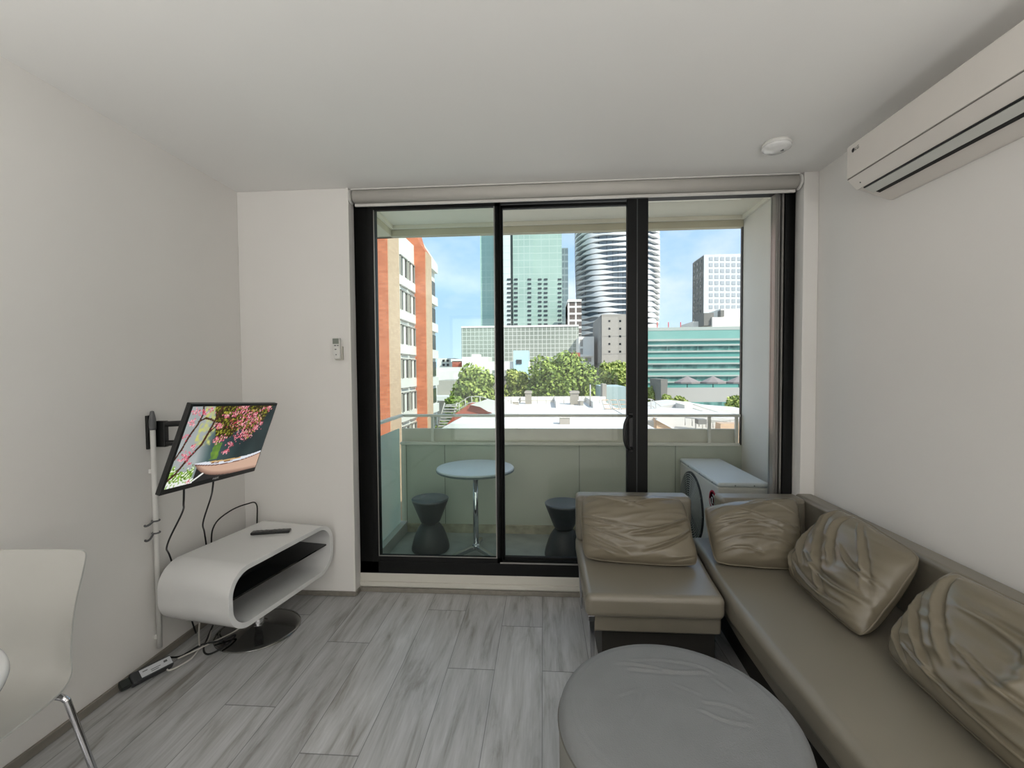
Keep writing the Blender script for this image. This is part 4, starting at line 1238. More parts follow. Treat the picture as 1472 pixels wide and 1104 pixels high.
def brick_mat(name, c1, c2, mortar, scale=1.0):
    m = bpy.data.materials.new(name)
    m.use_nodes = True
    nt = m.node_tree
    b = nt.nodes['Principled BSDF']
    b.inputs['Roughness'].default_value = 0.85
    t = nt.nodes.new('ShaderNodeTexCoord')
    sp = nt.nodes.new('ShaderNodeSeparateXYZ')
    nt.links.new(t.outputs['Object'], sp.inputs[0])
    ad = nt.nodes.new('ShaderNodeMath')
    nt.links.new(sp.outputs[0], ad.inputs[0])
    nt.links.new(sp.outputs[1], ad.inputs[1])
    cb = nt.nodes.new('ShaderNodeCombineXYZ')
    nt.links.new(ad.outputs[0], cb.inputs[0])
    nt.links.new(sp.outputs[2], cb.inputs[1])
    br = nt.nodes.new('ShaderNodeTexBrick')
    br.inputs['Color1'].default_value = (*lin([v / 255 for v in c1]), 1)
    br.inputs['Color2'].default_value = (*lin([v / 255 for v in c2]), 1)
    br.inputs['Mortar'].default_value = (*lin([v / 255 for v in mortar]), 1)
    br.inputs['Scale'].default_value = scale
    br.inputs['Mortar Size'].default_value = 0.008
    br.inputs['Brick Width'].default_value = 0.5
    br.inputs['Row Height'].default_value = 0.18
    nt.links.new(cb.outputs[0], br.inputs['Vector'])
    nt.links.new(br.outputs[0], b.inputs['Base Color'])
    return m

m_brick = brick_mat('orange_brick', (206, 122, 86), (186, 104, 72), (170, 120, 98), 1.0)
m_brickred = brick_mat('red_brick', (176, 92, 72), (160, 82, 64), (150, 110, 96), 1.0)
m_white = mat('white_render', (226, 222, 212), 0.8, var=0.03, vscale=0.5)
m_dkglass = mat('dark_window_glass', (58, 66, 68), 0.15)
m_winframe = mat('window_trim_grey', (150, 146, 138), 0.6)  # grey tone of window frames and small windows
m_roofw = mat('white_roof_sheet', (206, 204, 198), 0.75, var=0.04, vscale=0.4)
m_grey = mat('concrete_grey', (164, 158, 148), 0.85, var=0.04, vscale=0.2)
m_greydk = mat('concrete_dark_and_shade', (122, 120, 114), 0.85, var=0.04, vscale=0.2)  # dark concrete, also the shade painted on building sides
m_railw = mat('white_steel', (176, 174, 168), 0.5)
m_tan = brick_mat('tan_and_sunlit_brick', (206, 176, 146), (196, 166, 138), (186, 160, 136), 1.0)  # tan brick, also the sun glare painted on the pier flanks

def box_px(name, m, parent, x0, x1, y0, y1, Y, depth, bevel=0):
    a = at(x0, y0, Y)
    b = at(x1, y1, Y)
    return MB().box(a.x, b.x, Y, Y + depth, b.z, a.z).build(name, m, parent, bevel=bevel, seg=2)

# --- brick tower on the left, its long side runs away from the balcony
bt_ = thing('brick_tower', 'tall orange brick building with white window bays at the left of the view', 'building', (-15, 45, GZ))
ZT_ = 15.2
MB().box(-30, -12.6, 34.4, 52.4, GZ, 13.6).build('core', m_white, bt_)
MB().box(-16.0, -11.52, 33.2, 35.7, GZ, ZT_ + 3).build('brick_pier', m_brick, bt_)
MB().box(-11.52, -11.42, 33.25, 35.65, GZ, ZT_ + 3).build('sunlit_flank', m_tan, bt_)  # sun glare on the orange brick, put in as a tan sheet
MB().prism([(-16.0, GZ), (-11.5, GZ), (-11.5, 13.1), (-12.1, 14.0), (-12.6, 15.8), (-16.0, 17.5)], 44.0, 46.2, lambda u, v, w: (u, w, v)).build('brick_pier', m_brick, bt_)
MB().box(-11.5, -11.4, 44.05, 46.15, GZ, 13.0).build('sunlit_flank', m_tan, bt_)  # same painted sunlit face on the far pier
MB().prism([(46.2, 12.6), (52.4, 12.6), (52.4, 13.6), (46.2, 14.4)], -16.0, -12.2, lambda u, v, w: (w, u, v)).build('roof_slope', m_white, bt_)
fl = 3.05
zbase = 1.45 + (527 - 365) / 650 * 42 - 0.2
wproto = None
k = 0
for i in range(9):
    zt = 11.5 - i * fl
    MB().box(-12.6, -12.50, 35.7, 44.0, zt - 1.65 - 0.85, zt - 1.65).build('spandrel_panel', m_white, bt_)
    for (y0, y1) in ((36.6, 38.6), (39.4, 41.4), (41.9, 43.8)):
        fr = MB().box(-12.61, -12.46, y0, y0 + 0.12, zt - 1.7, zt + 0.1).box(-12.61, -12.46, y1 - 0.12, y1, zt - 1.7, zt + 0.1).box(-12.61, -12.44, y0, y1, zt + 0.02, zt + 0.12).box(-12.61, -12.44, y0, y1, zt - 2.62, zt - 2.50).build('window', m_winframe, bt_)
        MB().box(-12.6, -12.55, y0 + 0.12, y1 - 0.12, zt - 1.65, zt + 0.02).build('pane', m_dkglass, fr)
        MB().box(-12.56, -12.50, (y0 + y1) / 2 - 0.25, (y0 + y1) / 2 + 0.25, zt - 1.65, zt + 0.02).build('centre_post', m_white, fr)
    MB().box(-12.6, -12.50, 47.4, 52.2, zt - 1.65, zt).build('side_window', m_dkglass, bt_)
    MB().box(-12.6, -12.25, 47.2, 52.4, zt - 2.7, zt - 1.75).build('sill_box', m_white, bt_)

# --- green glass skyscraper
gt = thing('green_skyscraper', 'tall pale green glass skyscraper behind the middle of the view', 'building', (0, 240, GZ))
gm1 = grid_mat('green_curtain_wall', (144, 170, 158), (170, 190, 180), 3.0, 3.6, 0.10, 0.12, 0.6, base2=(160, 186, 174))
gm2 = grid_mat('dark_green_curtain', (146, 176, 167), (168, 192, 184), 3.0, 3.6, 0.12, 0.12, 0.6, base2=(164, 188, 180))
gm3 = grid_mat('pale_curtain_wall', (196, 208, 202), (182, 196, 190), 3.0, 3.6, 0.07, 0.08, 0.65, base2=(206, 214, 210))
YT = 240
def slab(name, m, x0, x1, Y, d, top=210):
    a = at(x0, 469, Y)
    b = at(x1, 469, Y)
    return MB().box(a.x, b.x, Y, Y + d, GZ, top).build(name, m, gt)
slab('left_wing', gm2, 691, 724, YT + 6, 30)
slab('pale_fin', gm3, 712, 734, YT - 2, 30)
slab('dark_notch', mat('slot_dark', (86, 98, 98), 0.5), 733, 739, YT + 2, 20)  # dark notch column between the pale fin and the shaft
slab('main_shaft', gm1, 738, 768, YT, 30)
slab('main_shaft', grid_mat('green_panels', (148, 174, 161), (170, 191, 180), 4.2, 3.6, 0.06, 0.12, 0.6, base2=(160, 185, 172)), 766, 808, YT + 0.5, 30)
slab('right_wing', grid_mat('slate_curtain', (92, 108, 112), (130, 146, 148), 2.5, 3.6, 0.12, 0.25, 0.5), 806, 817, YT + 6, 30, at(806, 352, YT).z)
wm = None
for cx in (731.5, 741.5, 761, 776, 784.5, 804.5):
    for r in range(11):
        y = 401.5 + r * 6.45
        if r < 0 or (cx == 731.5 and r < 0):
            continue
        p = at(cx, y, YT - 2.3 if cx == 731.5 else (YT - 0.3 if cx < 768 else YT + 0.2))
        if wm is None:
            wm = MB().box(p.x - 0.95, p.x + 0.95, p.y, p.y + 0.5, p.z - 0.45, p.z + 0.45).build('window', m_dkglass, gt, loc=p)
            wp_ = wm
        else:
            wp_ = wm.copy()
            COL.objects.link(wp_)
            wp_.parent = gt
            wp_.location = p - wpos(gt)

# --- grey screened car park block
cp = thing('screened_block', 'long low grey block covered in a pale square grid screen', 'building', (0, 150, GZ))
YC = 150
gm = grid_mat('grid_screen', (124, 132, 120), (196, 199, 190), 1.4, 1.4, 0.15, 0.15, 0.7, base2=(152, 158, 146))
box_px('screen_front', gm, cp, 663, 832, 469.5, 540, YC, 1.2)
a = at(663, 469, YC)
b = at(832, 540, YC)
MB().box(a.x + 0.3, b.x - 0.3, YC + 1.2, YC + 40, GZ, a.z - 0.5).build('block_body', m_greydk, cp)
MB().box(a.x, b.x, YC - 0.2, YC + 1.0, a.z - 0.6, a.z).build('parapet_cap', m_white, cp)

# --- small brown office behind
sb = thing('brown_office_block', 'small brown and white gridded office block between the two tallest towers', 'building', (14, 230, GZ))
a, b = at(816, 432, 215), at(836, 480, 215)
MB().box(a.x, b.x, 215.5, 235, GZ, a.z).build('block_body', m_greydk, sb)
box_px('front', grid_mat('brown_grid', (92, 82, 76), (226, 222, 214), 3.4, 3.2, 0.22, 0.28, 0.6), sb, 816, 836, 432, 480, 215, 20)
box_px('roof_edge', m_white, sb, 816, 836, 430.5, 433.5, 214.5, 20)

# --- wavy white tower
wt = thing('wavy_white_tower', 'rounded white tower with wavy balcony bands and dark glass', 'building', (45, 270, GZ))
YW_ = 250
c0 = at(833, 470, YW_)
c1 = at(957, 470, YW_)
cx_ = (c0.x + c1.x) / 2
hw = (c1.x - c0.x) / 2
cyw = YW_ + 22
m_wglass = grid_mat('tower_glass', (86, 98, 108), (50, 56, 62), 2.6, 50.0, 0.10, 0.0, 0.3, base2=(120, 134, 142))
def outline(k, grow=0.0):
    a = 2 * math.pi * k
    n_ = 2.6
    c_, s_2 = math.cos(a), math.sin(a)
    return (cx_ + (hw + grow) * math.copysign(abs(c_) ** (2 / n_), c_), cyw + (24 + grow) * math.copysign(abs(s_2) ** (2 / n_), s_2))
NA = 144
top_n = 36
zf0 = at(895, 478, YW_).z - 6 * 2.92
vs = [(*outline(k / NA, -1.6), GZ) for k in range(NA)] + [(*outline(k / NA, -1.6), zf0 + top_n * 2.92) for k in range(NA)]
MB().add(vs, [(k, (k + 1) % NA, NA + (k + 1) % NA, NA + k) for k in range(NA)], True).build('glass_core', m_wglass, wt)
m_band = mat('band_white', (224, 224, 222), 0.6)
for fI in range(top_n):
    z = zf0 + fI * 2.92
    vs = []
    for k in range(NA):
        t = k / NA
        w1 = math.sin(2 * math.pi * (t * 7 + 0.035 * fI))
        w2 = math.sin(2 * math.pi * (t * 7 + 0.5 + 0.035 * fI + 0.10 * math.sin(fI * 0.6)))
        gr_ = 0.4 + 0.45 * w1
        top = 1.20 + 0.55 * w1 + 0.15 * math.sin(2 * math.pi * t * 15 + fI)
        bot = -0.25 + 0.42 * w2
        ox, oy = outline(t, gr_)
        ix, iy = outline(t, -1.8)
        vs += [(ox, oy, z + bot), (ox, oy, z + top), (ix, iy, z + top), (ix, iy, z + bot)]
    fs = []
    for k in range(NA):
        j = (k + 1) % NA
        for q in range(4):
            fs.append((4 * k + q, 4 * j + q, 4 * j + (q + 1) % 4, 4 * k + (q + 1) % 4))
    MB().add(vs, fs).build('balcony_band', m_band, wt)

# --- concrete block with small square windows
cb_ = thing('concrete_block', 'plain grey concrete block with two columns of tiny square windows', 'building', (20, 130, GZ))
YK = 130
a, b, c_ = at(865, 452, YK), at(903, 530, YK), at(853, 461, YK + 14)
MB().box(a.x, b.x + 5, YK, YK + 21, GZ, a.z).build('block_body', m_grey, cb_)
MB().box(a.x - 0.2, a.x, YK + 0.3, YK + 21, GZ, a.z - 0.3).build('side_shade', m_greydk, cb_)  # thin darker sheet, shade of the left side put into its colour
for cx in (876, 891.5):
    for r in range(5):
        y = 461.5 + r * 11
        p = at(cx, y, YK)
        MB().box(p.x - 0.27, p.x + 0.27, YK - 0.05, YK + 0.1, p.z - 0.27, p.z + 0.27).build('window', m_blackp, cb_)
for y in (483.5, 509):
    p = at(880, y, YK)
    MB().box(a.x, b.x + 5, YK - 0.03, YK, p.z - 0.04, p.z + 0.04).build('panel_joint', m_greydk, cb_)

# --- white small building left of it
ws = thing('white_walkup_block', 'small white block with balconies left of the concrete block', 'building', (14, 135, GZ))
box_px('block_body', m_white, ws, 832, 854, 484, 530, 138, 12)
for (x0, x1, y0, y1) in ((834, 838, 488, 498), (834, 838, 501, 512), (841, 850, 514, 520)):
    box_px('window', m_winframe, ws, x0, x1, y0, y1, 137.9, 0.3)
MB().box(at(834, 512, 137).x, at(852, 512, 137).x, 137, 138.2, at(834, 512.5, 137).z, at(834, 509.5, 137).z).build('balcony', m_white, ws)

# --- right white office
ro = thing('white_office_tower', 'pale grey office tower with a regular grid of square windows at the right', 'building', (85, 210, GZ))
YR = 200
a, b, c_ = at(1012, 366, YR), at(1072, 470, YR), at(997, 385, YR + 30)
m_off = mat('office_white', (206, 208, 206), 0.7)
MB().box(a.x, b.x + 8, YR, YR + 13.5, GZ, a.z).build('front_block', m_off, ro)
MB().box(a.x - 0.25, a.x, YR + 0.3, YR + 14, GZ, a.z - 0.5).build('side_shade', m_greydk, ro)  # dark grey sheet paints the side turned away from the sun
roX = a.x - 0.25
wm = None
for i in range(7):
    for r in range(9):
        p = at(1022 + i * 8.15, 372 + r * 8.65, YR)
        if wm is None:
            wm = MB().box(p.x - 0.75, p.x + 0.75, YR - 0.15, YR + 0.1, p.z - 0.72, p.z + 0.72).build('window', mat('office_glass', (172, 176, 178), 0.3), ro, loc=p)
            continue
        q = wm.copy()
        COL.objects.link(q)
        q.parent = ro
        q.location = p - wpos(ro)
for i in range(3):
    for r in range(12):
        MB().box(roX - 0.1, roX + 0.05, YR + 2.2 + i * 4.2, YR + 3.6 + i * 4.2, 46.6 - r * 2.66, 48.1 - r * 2.66).build('side_window', m_dkglass, ro)
pl_ = thing('rooftop_plant_building', 'white stepped building with dark roof plant in front of the pale office tower', 'building', (85, 180, GZ))
box_px('lower_block', m_white, pl_, 1024, 1080, 456, 480, 175, 15)
box_px('upper_block', m_white, pl_, 1036, 1080, 444, 458, 178, 12)
box_px('dark_plant', m_greydk, pl_, 1012, 1026, 450, 468, 176, 10)
box_px('dark_plant', m_greydk, pl_, 1036, 1041, 446, 455, 177, 3)
box_px('podium', m_white, pl_, 996, 1080, 462, 480, 182, 15)
MB().box(at(996, 480, 182).x, at(1080, 480, 182).x, 183, 196, GZ, at(996, 479, 182).z).build('block_body', m_grey, pl_)

# --- teal glass office
to = thing('teal_office', 'teal glass office building with horizontal bands and a rooftop line', 'building', (35, 90, GZ))
YO = 90
m_teal = mat('teal_glass', (96, 156, 146), 0.35, var=0.08, vscale=0.3)
m_teal2 = mat('teal_spandrel', (122, 168, 158), 0.4, var=0.04, vscale=0.2)
m_tband = mat('teal_band', (168, 176, 168), 0.5)
m_tealdk = grid_mat('teal_windows', (66, 104, 98), (104, 150, 140), 2.9, 30.0, 0.06, 0.0, 0.2, base2=(110, 156, 146), vs=0.6)
a, b = at(926, 475, YO), at(1090, 600, YO)
MB().box(a.x, b.x, YO, YO + 12, GZ, a.z - 0.1).build('block_body', m_teal, to)
rows = [(472.8, 487, m_teal2, 0.25), (487, 489, m_tband, 0.5), (489, 495, m_teal, 0.1), (495, 496.5, m_tband, 0.45), (497, 503.5, m_tealdk, 0.05), (504, 505.5, m_tband, 0.45), (506, 513, m_teal, 0.15), (513, 514.8, m_tband, 0.45),
        (515, 521.5, m_teal, 0.15), (521.5, 523, m_tband, 0.45), (523, 530, m_tealdk, 0.05), (530, 531.8, m_tband, 0.45), (532, 539, m_teal2, 0.15), (539, 540.6, m_tband, 0.45), (541, 548, m_tealdk, 0.05), (548, 549.5, m_tband, 0.45), (550, 580, m_teal, 0.1)]
nm = {id(m_teal2): 'spandrel_band', id(m_tband): 'sunshade_band', id(m_teal): 'spandrel_band', id(m_tealdk): 'window_band'}
for (y0, y1, m_, dd) in rows:
    p0, p1 = at(926, y0, YO), at(1090, y1, YO)
    MB().box(p0.x, p1.x, YO - dd, YO, p1.z + 0.0, at(1000, y0, YO).z).build(nm[id(m_)], m_, to)
box_px('roof_edge', m_tband, to, 926, 1090, 471, 473.5, YO - 0.3, 4)
for x in (945, 961, 978.5):
    t_ = tag(box_px('red_roof_mast', mat('mast_red', (206, 70, 56), 0.6), None, x - 0.5, x + 0.5, 463, 472, YO + 4, 0.15), 'thin red mast on the roof of the teal office, %s of the three' % {945: 'left', 961: 'middle', 978.5: 'right'}[x], 'mast')

# --- terrace with grey umbrellas
te = thing('terrace_building', 'low grey building with a roof terrace in front of the teal office', 'building', (30, 72, GZ))
YE = 70
box_px('parapet', mat('terrace_grey', (170, 168, 162), 0.8, var=0.03, vscale=0.3), te, 957, 1090, 557.5, 578, YE, 0.4)
a, b = at(949, 578, YE), at(1090, 578, YE)
MB().box(a.x, b.x, YE + 0.4, YE + 9, GZ, at(1000, 566, YE).z).build('block_body', m_grey, te)
box_px('window_band', m_tealdk, te, 985, 1050, 578, 588, YE - 0.1, 0.4)
f0, f1 = at(950, 546, YE - 1), at(960, 546, YE - 1)
MB().prism([(f0.x, at(950, 545, YE).z), (f1.x, at(960, 545, YE).z), (at(956, 575, YE).x, at(956, 575, YE).z), (at(948, 575, YE).x, at(948, 575, YE).z)], YE - 1, YE + 6, lambda u, v, w: (u, w, v)).build('angled_fin', m_greydk, te)
for i, (cx, wh) in enumerate(((988, 'left'), (1025, 'middle'), (1062, 'right'))):
    p = at(cx, 549, YE + 4)
    um = thing('terrace_umbrella', 'grey market umbrella on the terrace before the teal office, %s of the three' % wh, 'umbrella', (p.x, p.y, at(cx, 566, YE + 4).z), 'grey umbrellas on the terrace')
    n_ = 8
    r_ = 2.02
    vs = [(p.x, p.y, at(cx, 540.5, YE + 4).z)] + [(p.x + r_ * math.cos(2 * math.pi * k / n_), p.y + r_ * math.sin(2 * math.pi * k / n_), p.z) for k in range(n_)] + [(p.x + r_ * math.cos(2 * math.pi * k / n_), p.y + r_ * math.sin(2 * math.pi * k / n_), p.z - 0.25) for k in range(n_)]
    MB().add(vs, [(0, 1 + k, 1 + (k + 1) % n_) for k in range(n_)] + [(1 + k, 1 + (k + 1) % n_, 9 + (k + 1) % n_, 9 + k) for k in range(n_)]).build('canopy', mat('umbrella_grey', (138, 130, 126), 0.8), um)
    MB().tube([(p.x, p.y, at(1000, 566, YE).z), (p.x, p.y, p.z + 0.6)], 0.06, 6).build('pole', m_blackp, um)

# --- trees
m_leaf = None
def leaf_mat(name, c1, c2):
    m = bpy.data.materials.new(name)
    m.use_nodes = True
    nt = m.node_tree
    b = nt.nodes['Principled BSDF']
    b.inputs['Roughness'].default_value = 0.7
    g = nt.nodes.new('ShaderNodeNewGeometry')
    r = nt.nodes.new('ShaderNodeValToRGB')
    r.color_ramp.elements[0].color = (*lin([v / 255 for v in c1]), 1)
    r.color_ramp.elements[1].color = (*lin([v / 255 for v in c2]), 1)
    nt.links.new(g.outputs['Random Per Island'], r.inputs[0])
    nt.links.new(r.outputs[0], b.inputs['Base Color'])
    return m
m_leaf1 = leaf_mat('leaves_mid_green', (84, 108, 46), (162, 182, 88))
m_leaf2 = leaf_mat('leaves_yellow_green', (104, 124, 54), (186, 196, 108))
m_bark = mat('bark', (92, 80, 66), 0.9)
def tree(px, top, bot, wpx, Y, label, seed, m, nclump=26, nleaf=300, ls=0.40):
    c = at(px, (top + bot) / 2, Y)
    rx = wpx / 2 / FPX * Y
    rz = (bot - top) / 2 / FPX * Y
    t = thing('tree', label, 'tree', (c.x, Y, GZ), 'trees between the roofs and the towers')
    rnd = random.Random(seed)
    mb = MB()
    vs = []
    fs = []
    for i in range(nclump):
        for _ in range(30):
            p = Vector((rnd.uniform(-1, 1), rnd.uniform(-1, 1), rnd.uniform(-1, 1)))
            if 0.25 < p.length < 0.86:
                break
        cc = Vector((c.x + p.x * rx * 0.88, Y + p.y * rx * 0.7, c.z + p.z * rz * 0.82))
        cr_ = min(rx, rz) * rnd.uniform(0.26, 0.42)
        for j in range(nleaf):
            d = Vector((rnd.gauss(0, 1), rnd.gauss(0, 1), rnd.gauss(0, 1))).normalized()
            q = cc + d * cr_ * rnd.uniform(0.72, 1.08)
            e1 = Vector((rnd.gauss(0, 1), rnd.gauss(0, 1), rnd.gauss(0, 1))).cross(d).normalized()
            nrm = (d + 0.6 * Vector((rnd.gauss(0, 1), rnd.gauss(0, 1), rnd.gauss(0, 1)))).normalized()
            e1 = nrm.cross(e1).normalized()
            e2 = nrm.cross(e1)
            s = ls * rnd.uniform(0.5, 1.0)
            k = len(vs)
            vs += [q - e1 * s - e2 * s * 0.5, q + e1 * s * 0.3 - e2 * s * 0.6, q + e1 * s + e2 * s * 0.3, q - e1 * s * 0.2 + e2 * s * 0.6]
            fs.append((k, k + 1, k + 2, k + 3))
    me = bpy.data.meshes.new('crown')
    off = wpos(t)
    me.from_pydata([v - off for v in vs], [], fs)
    me.materials.append(m)
    o = bpy.data.objects.new('crown', me)
    o.parent = t
    COL.objects.link(o)
    MB().tube([(c.x, Y, GZ), (c.x + 0.3, Y, c.z - rz * 0.5), (c.x - 0.2, Y, c.z + rz * 0.3)], [0.45, 0.35, 0.15], 8).build('trunk', m_bark, t)
tree(684, 517, 620, 84, 72, 'broad leafy tree just right of the brick tower', 1, m_leaf2, 34)
tree(652, 560, 625, 34, 66, 'small dark tree at the foot of the brick tower', 2, m_leaf1, 14)
tree(740, 524, 610, 60, 76, 'yellow green tree behind the narrow door mullion', 3, m_leaf2, 24)
tree(806, 503, 612, 112, 74, 'largest round green tree in the middle of the view', 4, m_leaf1, 46)
tree(885, 510, 590, 58, 84, 'pale leafy tree in front of the plain concrete block', 5, m_leaf2, 24)
tree(936, 547, 600, 26, 74, 'narrow tree beside the thick door stile, before the teal office', 6, m_leaf2, 12)
tree(958, 566, 592, 24, 60, 'small bright bush left of the pair below the terrace', 7, m_leaf2, 10, 160, 0.3)
tree(976, 568, 594, 26, 61, 'small bright bush right of the pair below the terrace', 8, m_leaf2, 10, 160, 0.3)
tree(1060, 562, 612, 42, 58, 'leafy tree at the right edge of the view below the terrace', 9, m_leaf2, 18, 180, 0.34)
tree(634, 585, 640, 16, 50, 'narrow tree between the brick tower and the red gable', 10, m_leaf1, 8, 160, 0.3)

# --- middle distance low buildings on the left
def simple(name, label, parts, cat='building'):
    first = parts[0]
    p = at((first[1] + first[2]) / 2, first[4], first[5])
    t = thing(name, label, cat, (p.x, first[5], GZ))
    for (pn_, x0, x1, y0, y1, Y, d, m_) in parts:
        if pn_ in ('wall', 'grey_wall'):
            a, b = at(x0, y0, Y), at(x1, y1, Y)
            MB().box(a.x, b.x, Y, Y + d, GZ, a.z).build(pn_, m_, t)
        else:
            box_px(pn_, m_, t, x0, x1, y0, y1, Y, d)
    return t
simple('white_warehouse', 'white flat warehouse between the brick tower and the leafy trees', [('wall', 622, 668, 533, 560, 110, 20, m_white), ('grey_wall', 628, 652, 547, 575, 95, 10, m_grey), ('roof_edge', 622, 660, 528, 534, 112, 14, m_roofw), ('lower_roof', 620, 655, 570, 576, 90, 10, m_roofw)])  # nearer wall is grey, the others white
simple('white_apartment_block', 'small white apartment block with dark windows beside the brick tower', [('wall', 628, 652, 515, 532, 160, 15, m_white), ('window', 636, 639, 517, 520, 159.5, 0.5, m_blackp), ('window', 642, 645, 517, 520, 159.5, 0.5, m_blackp), ('window', 636, 639, 523, 526, 159.5, 0.5, m_blackp), ('window', 642, 645, 523, 526, 159.5, 0.5, m_blackp)])
simple('long_white_roof_building', 'white low building before the grid screened block', [('wall', 664, 702, 513, 530, 130, 10, m_white), ('roof_box', 678, 688, 509, 514, 131, 6, m_white)])
simple('red_low_building', 'low red brick building just behind the left trees', [('wall', 650, 676, 519, 530, 134, 5, m_brickred), ('roof', 648, 676, 516, 520, 134, 5, m_white)])
simple('blue_glass_pavilion', 'pale blue glass pavilion standing before the grid screened block', [('wall', 738, 760, 504, 523, 110, 8, mat('pavilion_blue', (184, 218, 222), 0.4)), ('door', 742, 750, 517, 523, 109.8, 0.3, m_dkglass), ('base_wall', 700, 762, 520, 532, 111, 8, m_white)])
simple('brick_shop_building', 'red brick building behind the right side of the biggest tree', [('wall', 822, 834, 507, 530, 112, 8, m_brickred)])
simple('grey_shed', 'pale grey blue shed between the two right hand trees', [('wall', 866, 900, 556, 586, 62, 8, mat('shed_grey', (160, 178, 176), 0.7)), ('pier', 866, 872, 552, 586, 61, 2, m_grey)])

# --- foreground roofs
rf = thing('white_flat_roof_building', 'wide white flat roofed building just beyond the balcony', 'building', (4, 45, GZ))
p0, p1 = at(716, 578, 52), at(1010, 578, 52)
z1 = p0.z
MB().box(p0.x, 7.0, 24, 52, GZ, z1).build('block_body', m_roofw, rf)
MB().box(p0.x, 7.0, 51.6, 52.2, z1, at(716, 570.5, 52).z).build('rear_parapet', m_white, rf)
for x in (728, 798, 845):
    a = at(x - 1.2, 575, 50)
    MB().box(a.x, a.x + 0.25, 44, 52.0, z1, at(x, 572, 50).z).build('rib', m_roofw, rf)
for (x0, x1, y0, y1, Y, lb) in ((755, 764, 562, 582, 49, 'tall white vent box on the flat roof, left of the two'), (820, 832, 562, 583, 48, 'tall white vent box on the flat roof, right of the two')):
    t = thing('roof_vent', lb, 'vent', (at(x0, y1, Y).x, Y, z1), 'vent boxes on the flat roof')
    a, b = at(x0, y0, Y), at(x1, y1, Y)
    MB().box(a.x, b.x, Y, Y + 0.8, z1, a.z).build('box', mat('vent_paint', (150, 145, 134), 0.7), t)
    MB().box(a.x - 0.08, b.x + 0.08, Y - 0.08, Y + 0.88, a.z - 0.25, a.z - 0.08).build('cap', m_grey, t)
# thin poles
for (x, y0, y1, Y, lb) in ((848.5, 553, 583, 46, 'thin white pole standing on the flat roof'), (735, 572, 585, 48, 'short white post at the left end of the flat roof')):
    a = at(x, y0, Y)
    tag(MB().tube([(a.x, Y, z1), a], 0.07, 8).build('roof_pole', m_railw), lb, 'pole')
# rails at rear of the roof
rl = thing('roof_guard_rail', 'thin white guard rail along the back of the flat roof', 'railing', (4, 50, z1))
a, b = at(722, 574, 50), at(862, 576, 50)
for dz in (0.0, 0.45):
    MB().tube([(a.x, 50, z1 + 0.75 - dz), (b.x, 50, z1 + 0.75 - dz)], 0.035, 6).build('rail', m_railw, rl)
for i in range(12):
    x = a.x + (b.x - a.x) * i / 11
    MB().tube([(x, 50, z1), (x, 50, z1 + 0.75)], 0.035, 6).build('post', m_railw, rl)
# ladder like white stair frames right of the pole
ld_ = thing('roof_access_stairs', 'white stepped stair frame on the roof left of the thick door stile', 'stairs', (at(872, 583, 42).x, 42, z1))
for k in range(3):
    x = 865 + k * 12
    a, b = at(x, 575, 42), at(x + 8, 600, 42)
    for dx in (0, 0.6):
        MB().tube([(a.x + dx, 42, a.z), (b.x + dx, 42, b.z)], 0.05, 6).build('stringer', m_railw, ld_)
    for q in range(5):
        t = q / 4
        MB().tube([(a.x + (b.x - a.x) * t, 42, a.z + (b.z - a.z) * t), (a.x + (b.x - a.x) * t + 0.6, 42, a.z + (b.z - a.z) * t)], 0.04, 6).build('tread', m_tan, ld_)
# catwalk with curved rails at the left
cw = thing('curved_catwalk', 'white curved roof catwalk with stairs left of the narrow mullion', 'stairs', (at(670, 590, 40).x, 40, GZ))
for off in (0.0, 1.0):
    for dz in (0.0, 0.55, 1.0):
        pts = [at(x, y, 40 + off * 1.2) - Vector((0, 0, dz)) for x, y in ((640, 582), (655, 581), (664, 577), (673, 571), (682, 570), (694, 571), (704, 575), (714, 577))]
        MB().tube(pts, 0.045, 6, 4).build('rail', m_railw, cw)
    for x, y in ((648, 581.5), (660, 579), (669, 573.5), (678, 570), (690, 570.5), (703, 574.5)):
        p = at(x, y, 40 + off * 1.2)
        MB().tube([p, p - Vector((0, 0, 1.25))], 0.045, 6).build('post', m_railw, cw)
for k in range(9):
    a = at(641 - k * 1.3, 584 + k * 4, 39.5)
    MB().box(a.x - 0.1, a.x + 1.0, 39.4, 40.0, a.z - 0.05, a.z + 0.03).build('tread', m_railw, cw)
for dx in (-0.1, 1.0):
    a, b = at(641, 579, 39.5), at(630, 616, 39.5)
    MB().tube([(a.x + dx, 39.5, a.z), (b.x + dx, 39.5, b.z)], 0.06, 6).build('stringer', m_railw, cw)
# red gables
gb = thing('red_gable_house', 'red brick gabled building with white roof edges left of the narrow mullion', 'building', (at(690, 600, 36).x, 37, GZ))
def poly_px(name, m_, parent, pts, Y, d):
    return MB().prism([(at(x, y, Y).x, at(x, y, Y).z) for x, y in pts], Y, Y + d, lambda u, v, w: (u, w, v)).build(name, m_, parent)
poly_px('gable_wall', m_brickred, gb, [(640, 640), (640, 614), (655, 594), (676, 580), (690, 580), (700, 592), (730, 610), (730, 640)], 38, 1.0)
poly_px('roof_edge', m_roofw, gb, [(676, 582), (700, 574), (745, 583), (745, 596), (702, 592), (690, 585)], 37.6, 0.4)
poly_px('front_gable_wall', m_brickred, gb, [(655, 640), (655, 612), (688, 600), (700, 608), (730, 640)], 33, 0.8)
poly_px('front_roof_edge', m_roofw, gb, [(648, 622), (632, 621), (688, 597), (745, 592), (745, 640), (728, 640), (700, 606), (688, 600.5), (660, 612)], 32.6, 0.4)
poly_px('lower_roof', m_roofw, gb, [(632, 640), (634, 616), (648, 609), (745, 611), (745, 640)], 28, 4)
